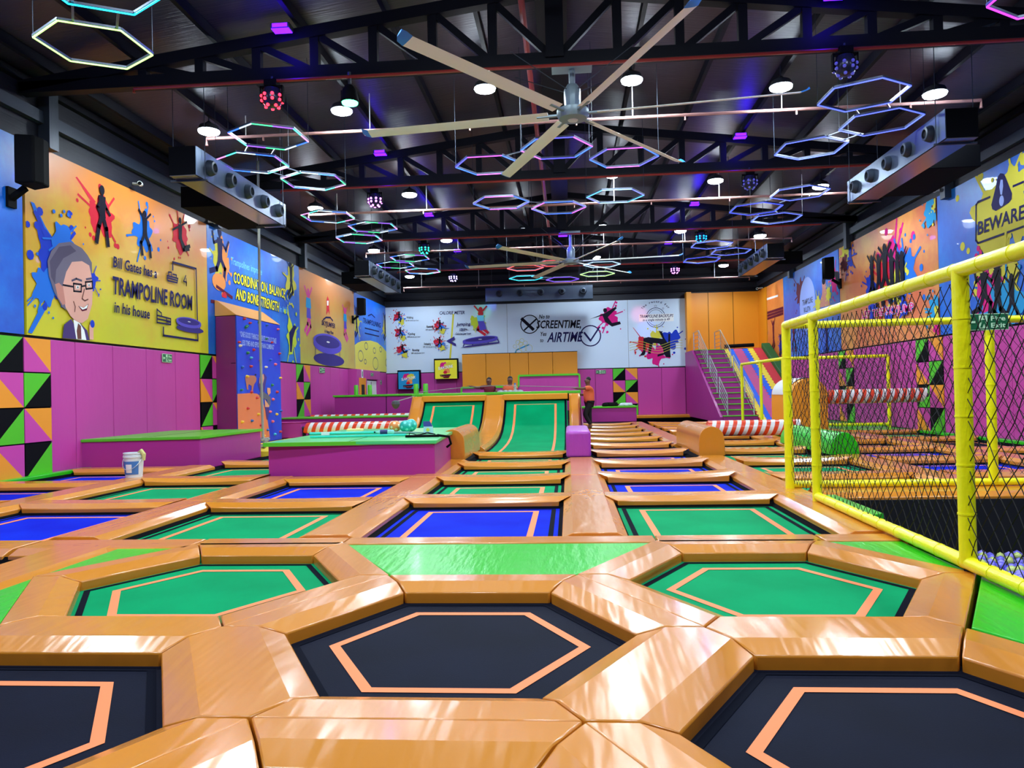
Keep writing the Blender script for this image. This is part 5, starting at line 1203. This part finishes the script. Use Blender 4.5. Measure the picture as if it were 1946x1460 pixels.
a.px([(425, 1070), (450, 975), (490, 905), (560, 900), (610, 930), (625, 1000), (635, 1080), (630, 1200), (600, 1300), (560, 1330), (520, 1320), (480, 1280), (445, 1220), (430, 1140)], 'skin', Z)
a.px([(372, 1060), (400, 1050), (428, 1080), (445, 1195), (425, 1205), (392, 1150)], 'skin2', Z)
a.px([(485, 1300), (435, 1340), (424, 1434), (612, 1450), (595, 1380), (545, 1328), (530, 1400), (505, 1340)], 'suit', Z)
a.px([(500, 1305), (545, 1330), (575, 1380), (590, 1448), (520, 1440), (505, 1350)], 'white', Z); a.px([(532, 1330), (552, 1350), (556, 1442), (528, 1440), (522, 1385)], 'brown', Z)
a.px([(610, 1340), (638, 1345), (640, 1445), (612, 1442)], 'skin', Z); c = a.st(*(632/3.65, 250+1335/3.65)); a.ell(c, .07, .08, 'dblue')
for q in ([(500, 1055), (555, 1062), (553, 1112), (503, 1108), (500, 1055)], [(583, 1045), (630, 1040), (632, 1088), (588, 1093), (583, 1045)], [(555, 1075), (585, 1070)], [(428, 1065), (500, 1078)]): a.line(q, .035, 'black', Z)
a.line([(490, 1035), (520, 1022), (555, 1035)], .04, 'hair2', Z); a.line([(590, 1025), (625, 1020)], .04, 'hair2', Z)
a.px([(518, 1070), (540, 1070), (538, 1090), (520, 1092)], 'white', Z); a.px([(598, 1055), (616, 1055), (615, 1074), (600, 1075)], 'white', Z)
a.px([(526, 1075), (534, 1075), (533, 1088), (527, 1088)], 'black', Z); a.px([(604, 1060), (611, 1060), (610, 1073), (605, 1073)], 'black', Z)
a.line([(575, 1095), (560, 1160), (578, 1175), (600, 1165)], .025, 'brown', Z); a.px([(532, 1210), (570, 1222), (604, 1195), (592, 1240), (560, 1248)], 'maroon', Z); a.px([(538, 1213), (570, 1224), (600, 1200), (592, 1226), (562, 1236)], 'white', Z)
a.line([(500, 1180), (512, 1215), (508, 1250)], .02, 'brown', Z)
a.text('Bill Gates has a', (775, 938), (1080, 1018), (779, 862), 'navy', Z); a.text('TRAMPOLINE ROOM', (770, 1122), (1325, 1240), (772, 998), 'navy', Z); a.text('in his house', (783, 1252), (1030, 1300), (786, 1175), 'navy', Z)
a.line([(1190, 960), (1190, 906), (1352, 952), (1365, 1450), (1125, 1415), (1125, 1360)], .05, 'navy', Z)
for q in ([(1150, 1000), (1225, 1020), (1220, 1050), (1155, 1035), (1150, 1000)], [(1160, 1000), (1160, 975), (1180, 978), (1182, 1005)], [(1190, 990), (1215, 996), (1215, 1015)], [(1155, 1015), (1222, 1035)], [(1280, 1000), (1265, 1040), (1285, 1046), (1284, 1070), (1282, 1020)],
          [(1080, 1232), (1080, 1325), (1175, 1340), (1175, 1300), (1080, 1275)], [(1080, 1235), (1110, 1260), (1112, 1280)], [(1145, 1290), (1148, 1320), (1172, 1324)], [(1082, 1300), (1172, 1318)]): a.line(q, .035, 'navy', Z)
a.tramp(1303/3.65, 250+1322/3.65, .62, .11, .16); a.done()
# blue coordination panel
a = Art('L', PB, ZB, ZU, 19.2, 26.05, 'blue mural with the words COORDINATION, BALANCE and a figure balancing on a ball'); Z = (350, 400, 4.865)
a.splat(350+310/4.865, 400+460/4.865, .62, 'olive', 21, .6); a.splat(350+375/4.865, 400+510/4.865, .62, 'orange', 22, .5)
a.fig(350+330/4.865, 400+435/4.865, 1.75, 'run', 'navy'); c = a.st(350+320/4.865, 400+662/4.865); a.ell(c, .4, .24, 'orange')
a.line([(298, 703), (440, 806)], .09, 'maroon', Z); a.px([(345, 800), (350, 765), (372, 752), (388, 775), (390, 812)], 'red', Z); a.line([(250, 840), (315, 850)], .09, 'maroon', Z)
a.text('Trampolines improve', (428, 492), (715, 598), (430, 425), 'sky', Z)
a.text('COORDINATION, BALANCE', (452, 665), (930, 812), (452, 562), 'yel', Z, 'black'); a.text('AND BONE STRENGTH', (472, 815), (872, 935), (478, 715), 'yel', Z, 'black'); a.text('in kids', (880, 935), (955, 952), (880, 880), 'sky', Z)
a.splat(350+985/4.865, 400+650/4.865, .7, 'olive', 23, .8); a.fig(350+985/4.865, 400+645/4.865, 1.5, 'jump', 'black'); a.splat(350+990/4.865, 400+1165/4.865, .75, 'lime', 24, .8)
a.px([(965, 1130), (1010, 1060), (1032, 1075), (1000, 1180), (990, 1310), (975, 1310)], 'navy', Z); a.done()
# yellow rocket panel
a = Art('L', PYG, ZB, ZU, 26.05, 32.9, 'olive yellow mural with a small rocket, two jumping women and a purple trampoline')
for u, v, H, fl in ((1150, 950, 1.9, 1), (1488, 1060, 1.6, -1)):
    U, V = 350+u/4.865, 400+v/4.865; a.fig(U, V, H, 'jump', 'pink', fl); c = a.st(U, V); a.poly([(c[0]-.17*H*.9, c[1]+.1*H), (c[0]+.15*H, c[1]+.1*H), (c[0]+.12*H, c[1]+.3*H), (c[0]-.12*H, c[1]+.3*H)], 'teal'); a.poly([(c[0]-.12*H, c[1]-.1*H), (c[0]+.13*H, c[1]-.1*H), (c[0]+.1*H, c[1]+.1*H), (c[0]-.1*H, c[1]+.1*H)], 'vio')
a.px([(1325, 790), (1338, 830), (1338, 890), (1345, 965), (1330, 930), (1312, 970), (1316, 890), (1314, 830)], 'red', Z); a.px([(1318, 835), (1334, 835), (1332, 880), (1320, 880)], 'white', Z)
a.line([(1285, 1010), (1310, 990), (1350, 992), (1372, 1020)], .07, 'navy', Z); a.text('SKYJUMPER', (1270, 1058), (1396, 1092), (1271, 1012), 'navy', Z); a.text('A Happy Place', (1296, 1128), (1378, 1146), (1297, 1098), 'navy', Z)
a.tramp(350+1330/4.865, 400+1222/4.865, 1.75, .34, .62); a.done()
# blue + moon
a = Art('L', PB, ZB, ZU, 32.9, YB-.08, 'blue mural with a yellow cratered moon and the word TRAMPOLINING'); Z6 = (520, 640, 6.95)
a.px([(1065, 110), (1110, 80), (1160, 58), (1280, 52), (1370, 80), (1440, 140), (1500, 200), (1526, 262), (1524, 478), (1300, 450), (1066, 425)], 'moon', Z6)
for u, v, r in ((1222, 125, .35), (1330, 185, .3), (1412, 170, .28), (1150, 255, .5), (1345, 355, .6), (1210, 330, .25), (1495, 345, .4)):
    c = a.st(520+u/6.95, 640+v/6.95); a.ell(c, r*.9, r*.55, 'grey', 18, 0, .06)
a.text('TRAMPOLINING', (1652, 1038), (1815, 1085), (1654, 990), 'navy', Z)
for v0, v1 in ((1088, 1120), (1135, 1165)): a.line([(1670, v0), (1800, v1)], .06, 'navy', Z)
a.line([(1700, 975), (1730, 960), (1762, 990)], .06, 'navy', Z)
for u, v, sd in ((1592, 1040, 31), (1855, 1090, 32)): a.splat(350+u/4.865, 400+v/4.865, .6, 'olive', sd); a.fig(350+u/4.865, 400+v/4.865, 1.5, 'jump', 'navy')
a.done()
# back wall panels
ZB2, ZU2 = 2.56, 6.05
a = Art('B', PW_, ZB2, ZU2, XL+.02, -3.13, 'white mural on the back wall headed CALORIE METER'); Z = (740, 560, 8.108)
a.text('CALORIE METER', (768, 308), (1160, 300), (776, 256), 'navy', Z); a.line([(985, 310), (935, 995)], .09, 'olive', Z)
for u, v, nm, cal, tu, tv in ((150, 345, 'Walking', '300-400 calories per hour', 262, 370), (170, 590, 'Cycling', '600 calories per hour', 290, 622), (200, 850, 'Rowing', '840 calories per hour', 355, 870), (780, 480, 'Running', '600 calories per hour', 575, 510), (775, 740, 'Swimming', '600 calories per hour', 535, 775)):
    U, V = 740+u/8.108, 560+v/8.108
    a.splat(U-3, V, .3, 'red', u); a.splat(U+4, V+6, .26, 'blue', u+1); a.splat(U+5, V+10, .2, 'olive', u+2); a.fig(U, V, .62, 'run' if nm != 'Rowing' else 'lean', 'black')
    a.text(nm, (tu, tv), (tu+105, tv-2), (tu+2, tv-34), 'black', Z); a.text(cal, (tu-15, tv+40), (tu+190, tv+36), (tu-14, tv+22), 'black', Z)
a.text('Jumping', (1035, 482), (1245, 475), (1042, 432), 'navy', Z); a.text('1000+', (1080, 562), (1200, 557), (1085, 520), 'navy', Z); a.text('Calories per hour', (1020, 620), (1260, 613), (1024, 588), 'navy', Z)
a.px([(878, 715), (1002, 645), (1012, 690), (960, 722), (1028, 760), (1028, 797)], 'dvio', Z)
a.splat(740+1330/8.108, 560+420/8.108, .4, 'lime', 77); a.fig(740+1410/8.108, 560+420/8.108, 1.6, 'jump', 'red', -1); c = a.st(740+1405/8.108, 560+380/8.108); a.poly([(c[0]-.2, c[1]+.2), (c[0]+.2, c[1]+.2), (c[0]+.15, c[1]-.1), (c[0]-.15, c[1]-.1)], 'sky'); a.poly([(c[0]-.15, c[1]-.1), (c[0]+.18, c[1]-.1), (c[0]+.3, c[1]-.55), (c[0]-.05, c[1]-.6)], 'vio')
c = a.st(740+1400/8.108, 560+690/8.108)
a.px([(1095, 825), (1200, 790), (1700, 728), (1690, 750)], 'dvio', Z)
for x0, y0, x1, y1 in ((1160, 740, 1140, 800), (1290, 745, 1283, 778), (1530, 720, 1525, 745), (1665, 680, 1690, 735)): a.line([(x0, y0), (x1, y1)], .05, 'dvio', Z)
a.ell(c, .94, .15, 'vio', 28, .09); a.ell((c[0], c[1]-.08), .94, .15, 'vio', 28, .09); a.ell((c[0], c[1]+.01), .8, .10, 'dvio', 28, .09); a.ell((c[0], c[1]), .1, .02, 'white', 10)
a.done()
a = Art('B', PW_, ZB2, ZU2, -3.13, 3.15, 'white mural on the back wall with the words SCREENTIME and AIRTIME'); Z = (960, 560, 9.125)
a.text('No to', (585, 418), (768, 412), (598, 345), 'black', Z); a.text('SCREENTIME,', (540, 585), (1315, 575), (560, 445), 'black', Z); a.text('Yes', (600, 718), (712, 714), (612, 645), 'black', Z); a.text('to', (602, 825), (662, 822), (612, 758), 'black', Z); a.text('AIRTIME', (725, 823), (1320, 810), (760, 650), 'navy', Z)
c = a.st(960+425/9.125, 560+515/9.125); a.ell(c, .49, .50, 'black', 28, 0, .05); a.line([(295, 425), (480, 600)], .16, 'black', Z); a.line([(540, 425), (335, 615)], .08, 'black', Z)
c = a.st(960+1480/9.125, 560+715/9.125); a.ell(c, .55, .56, 'navy', 28, 0, .06); a.line([(1375, 665), (1480, 800)], .1, 'navy', Z); a.line([(1480, 800), (1635, 565)], .08, 'navy', Z)
a.splat(1157, 602, .62, 'mag', 41); a.px([(1120, 607), (1150, 595), (1170, 583), (1172, 586), (1155, 603), (1163, 614), (1178, 611), (1180, 616), (1163, 621), (1150, 612), (1145, 600)], 'black'); c = a.st(1150, 590); a.ell(c, .1, .11, 'black')
a.px([(160, 900), (200, 800), (330, 790), (440, 850), (440, 960), (240, 1015), (180, 1000)], 'moon', Z) if False else None
for q in ([(180, 1000), (200, 960), (410, 870)], ): a.line(q, .07, 'teal', Z)
for u, v, r in ((170, 900, .1), (220, 830, .12), (290, 800, .12), (350, 840, .12), (270, 860, .12), (310, 930, .2), (410, 930, .2), (240, 980, .15)): c = a.st(960+u/9.125, 560+v/9.125); a.ell(c, r, r, 'olive', 14, 0, .015)
a.done()
a = Art('B', PW_, ZB2, ZU2, 3.15, 6.1, 'white mural on the back wall with a stopwatch and a figure doing a backflip'); Z = (1130, 560, 9.126)
c0 = a.st(1130+1060/9.126, 560+400/9.126); a.ell(c0, .5, .52, 'navy', 28, 0, .03); a.ell(c0, .4, .42, 'navy', 28, 0, .02)
a.ell((c0[0], c0[1]+.6), .07, .05, 'navy', 10, 0, .015); a.ell((c0[0]+.38, c0[1]+.46), .05, .05, 'navy', 10, 0, .015)
a.px([(770, 345), (1370, 330), (1370, 462), (770, 470)], 'white', Z); 
a.text('TRAMPOLINE BACKFLIPS', (775, 405), (1358, 388), (785, 352), 'navy', Z); a.text('in a single minute is 49', (835, 462), (1300, 445), (842, 422), 'navy', Z)
words = 'The record for'
for i, ch in enumerate(words):
    if ch == ' ': continue
    an = math.radians(142-104*i/(len(words)-1)); R_ = .80; cx, cz = c0[0]+R_*math.cos(an), c0[1]+R_*math.sin(an)-.02; tx = Vector((math.sin(an), -math.cos(an))); ty = Vector((math.cos(an), math.sin(an))); o = a.off()
    text_geo(ch, a.m, C['navy'], lambda p, q: a.w(Vector((cx, cz))+tx*((p-.5)*.08)+ty*(q*.11), o))
a.splat(1130+860/9.126, 560+860/9.126, .52, 'red', 51); a.splat(1130+1330/9.126, 560+770/9.126, .6, 'dblue', 52); a.splat(1130+1060/9.126, 560+1040/9.126, .62, 'mag', 53); a.splat(1130+1070/9.126, 560+720/9.126, .4, 'olive', 54)
a.px([(660, 570), (672, 575), (830, 770), (815, 775)], 'red', Z)
a.px([(845, 760), (930, 738), (1180, 768), (1110, 630), (1165, 640), (1210, 760), (1275, 850), (1280, 680), (1310, 680), (1310, 990), (1320, 1090), (1240, 1085), (1210, 1040), (1090, 1080), (1090, 1040), (1200, 1010), (1180, 930), (1120, 850), (1010, 840), (970, 1030), (925, 1028), (950, 850), (890, 830), (880, 1010), (860, 1050), (780, 1060), (840, 980)], 'black', Z)
for k in range(4):
    a.wline([(3.2+.18*i, 3.78-.13*k+.13*math.sin(i*.55+.3)) for i in range(16)], .018, 'olive')
a.done()
# right wall panels
ZR, ZRU = 2.66, 6.3
a = Art('R', PO2, ZR, ZRU, 37.15, 34.35, 'orange mural beside the slide with lines of small dark writing and three jumpers'); Z = (1280, 560, 5.614)
a.px([(945, 62), (1115, 0), (1115, 22), (945, 84)], 'white', Z)
for y0, y1 in ((232, 142), (262, 172), (292, 202)): a.line([(910, y0), (1168, y1)], .12, 'maroon', Z)
a.text('BREAK THE SPEED RECORD', (915, 262), (1168, 172), (912, 234), 'maroon', Z) if False else None
a.splat(1280+988/5.614, 560+450/5.614, .4, 'dblue', 61); a.fig(1280+988/5.614, 560+450/5.614, 1.3, 'star', 'navy'); a.fig(1280+1068/5.614, 560+450/5.614, 1.6, 'jump', 'maroon'); a.splat(1280+1145/5.614, 560+545/5.614, .35, 'dblue', 62); a.fig(1280+1145/5.614, 560+545/5.614, 1.1, 'jump', 'navy'); a.done()
a = Art('R', PB, ZR, ZRU, 34.35, 27.45, 'blue mural on the right wall with a violet oval reading TRAMPOLINE'); Z = (1480, 380, 6.636)
a.splat(1480+270/6.636, 380+1180/6.636, .8, 'maroon', 63, .8); a.line([(190, 1000), (250, 1100)], .05, 'maroon', Z)
c = a.st(1480+362/6.636, 380+1320/6.636); a.ell(c, 1.0, 1.12, 'peri', 30)
a.text('TRAMPOLINE', (300, 1335), (428, 1290), (298, 1265), 'black', Z); a.text('BULLETIN', (320, 1420), (400, 1395), (318, 1360), 'black', Z)
a.px([(555, 1100), (545, 1200), (520, 1290), (520, 1360), (650, 1330), (640, 1240), (610, 1160), (590, 1100)], 'skin2', Z); c = a.st(1480+570/6.636, 380+1062/6.636); a.ell(c, .2, .28, 'skin2'); a.ell((c[0], c[1]+.14), .2, .16, 'black')
a.splat(1480+700/6.636, 380+1010/6.636, .6, 'mag', 64, .8); a.px([(680, 900), (770, 900), (770, 1130), (740, 1090), (710, 960), (670, 1040)], 'black', Z); a.splat(1480+630/6.636, 380+1190/6.636, .35, 'olive', 65); a.splat(1480+495/6.636, 380+1310/6.636, .4, 'olive', 66); a.fig(1509, 640, 1.3, 'star', 'maroon'); a.fig(1572, 650, 1.2, 'jump', 'navy'); a.done()
a = Art('R', PO, ZR, ZRU, 27.4, 20.3, 'orange red mural on the right wall with a crowd of silhouettes and paint splashes')
a.splat(1697, 505, 1.1, 'mag', 71, .9); a.splat(1722, 520, .95, 'blue', 72, .9); a.splat(1680, 535, .8, 'red', 73); a.splat(1703, 545, .7, 'olive', 74); a.splat(1655, 545, .5, 'dblue', 75); a.splat(1612, 490, .55, 'dblue', 76); a.splat(1608, 480, .45, 'olive', 77); a.splat(1606, 500, .4, 'maroon', 78)
a.splat(1772, 400, .55, 'teal', 79); a.splat(1785, 385, .4, 'olive', 80); a.splat(1790, 375, .35, 'maroon', 81); a.splat(1785, 590, .6, 'teal', 82); a.splat(1790, 600, .45, 'olive', 83); a.splat(1788, 625, .4, 'mag', 84); a.px([(1690, 492), (1697, 468), (1703, 470), (1706, 495)], 'mag')
for u, v, H in ((1659, 528, 1.5), (1672, 530, 1.6), (1684, 520, 1.9), (1697, 525, 1.7), (1708, 528, 1.5), (1717, 524, 1.5)): a.fig(u, v, H, 'jump' if u % 2 else 'star', 'black')
for u, v in ((1660, 590), (1692, 600), (1720, 585)): a.splat(u, v, .35, 'lime' if u % 2 else 'dblue', u)
a.text('LET THE SKYJUMP', (1642, 605), (1741, 590), (1641, 592), 'mag', None, 'white'); a.done()
a = Art('R', PB, ZR, ZRU, 20.3, 9.0, 'blue mural at the right edge with a warning triangle and the word BEWARE'); Z = (1680, 280, 7.3)
a.splat(1680+1550/7.3, 280+1000/7.3, 1.15, 'olive', 91, 1.1, 16); a.splat(1680+1800/7.3, 280+520/7.3, .6, 'olive', 92); a.splat(1935, 420, .6, 'olive', 93)
a.px([(1620, 360), (1665, 365), (1690, 400), (1785, 640), (1780, 720), (1740, 770), (1560, 885), (1510, 860), (1495, 800), (1540, 620), (1590, 400)], 'navy', Z)
a.px([(1625, 450), (1655, 450), (1660, 540), (1645, 660), (1622, 655), (1608, 550)], 'peri', Z); c = a.st(1680+1638/7.3, 280+742/7.3); a.ell(c, .09, .12, 'peri')
a.line([(1475, 690), (1310, 760), (1283, 800), (1280, 1290), (1310, 1330), (1942, 1100)], .05, 'navy', Z); a.line([(1800, 540), (1942, 480)], .05, 'navy', Z)
a.text('BEWARE', (1305, 1215), (1960, 985), (1310, 1030), 'navy', Z)
a.splat(1905, 552, .9, 'olive', 94); a.splat(1880, 555, .8, 'mag', 95, .8); a.splat(1915, 580, .8, 'teal', 96); a.fig(1872, 558, 1.6, 'run', 'black'); a.fig(1898, 556, 1.7, 'jump', 'black', -1); a.fig(1925, 570, 1.2, 'star', 'black'); a.done()
# dunk boards
def board(u0, u1, v0, v1, base, lab, u2, v2, sc):
    y = YB-.5; A_ = at_y(u0, v1, y); B_ = at_y(u1, v0, y); t = thing('basketball_board', ((A_.x+B_.x)/2, y, A_.z), lab, 'board')
    MB().box((A_.x, y, A_.z), (B_.x, y+.06, B_.z), C[base]).build('board_panel', t); MB().box((A_.x-.05, y+.01, A_.z), (B_.x+.05, y+.3, B_.z+.08), BAND).build('dark_frame', t); MB().box((A_.x+.2, y+.3, A_.z+.2), (B_.x-.2, YB-.06, B_.z-.2), BAND).build('wall_mount', t)
    m = MB(); W, H = B_.x-A_.x, B_.z-A_.z
    def P(a_, b_, o=.003): return Vector((A_.x+W*a_, y-o, A_.z+H*b_))
    def bl(cx, cz, r, ink, sd, o):
        rn = random.Random(sd); m.poly([P(cx+r*math.cos(k*.3927)*rn.uniform(.7, 1.1), cz+r*math.sin(k*.3927)*rn.uniform(.7, 1.1), o) for k in range(16)], C[ink])
    bl(.4, .72, .2, 'mag', 1, .003); bl(.62, .7, .2, 'blue' if base == 'olive' else 'olive', 2, .005); bl(.55, .42, .15, 'orange', 3, .007); bl(.47, .35, .1, 'red', 4, .009)
    o = .013; text_geo('SLAM DUNK', m, C['white'], lambda a_, b_: P(.15+.68*a_, .48+.12*a_+.16*b_, o))
    m.poly([P(.3, .2, .01), P(.7, .2, .01), P(.62, .04, .01), P(.4, .04, .01)], C['maroon']); m.poly([P(.22, .22, .012), P(.72, .24, .012), P(.72, .18, .012), P(.22, .17, .012)], C['black']); m.build('board_print', t)
    hoop = MB(); c = P(.5, .12, .3); hoop.tube([c+Vector((.23*math.cos(k*.4488), .23*math.sin(k*.4488), 0)) for k in range(15)], .018, mat('hoop_orange', (150, 30, 30), .4), 6); hoop.build('hoop', t, True)
board(757.5, 796, 706, 740, 'teal', 'light blue dunk board with SLAM DUNK print on the back wall', 0, 0, 1); board(827, 868, 684, 720.5, 'yel', 'yellow dunk board with SLAM DUNK print on the back wall', 0, 0, 1)
# quote on the climbing column
cc = bpy.data.objects['climbing_column']; m = MB(); Z = (350, 400, 4.865)
def tq(s_, bl, br, tl):
    x = XF+.008; q = [at_x(350+p[0]/4.865, 400+p[1]/4.865, x) for p in (bl, br, tl)]
    text_geo(s_, m, C['peri'], lambda a_, b_: q[0]+(q[1]-q[0])*a_+(q[2]-q[0])*b_)
tq('“ONE GOOD THING DESCENTS SHOULD TAKE', (515, 1165), (852, 1230), (515, 1112)); tq('LESS TIME AND EFFORT THAN CLIMBING”', (535, 1245), (832, 1288), (535, 1195)); m.build('quote_lettering', cc)
# pillar caps etc: report shared labels
for k, v in LABELS.items():
    if len(k.replace(',', '').split()) > 16: print('LONG', k)
for k, v in LABELS.items():
    if len(v) > 1: print('SHARED LABEL', len(v), k)
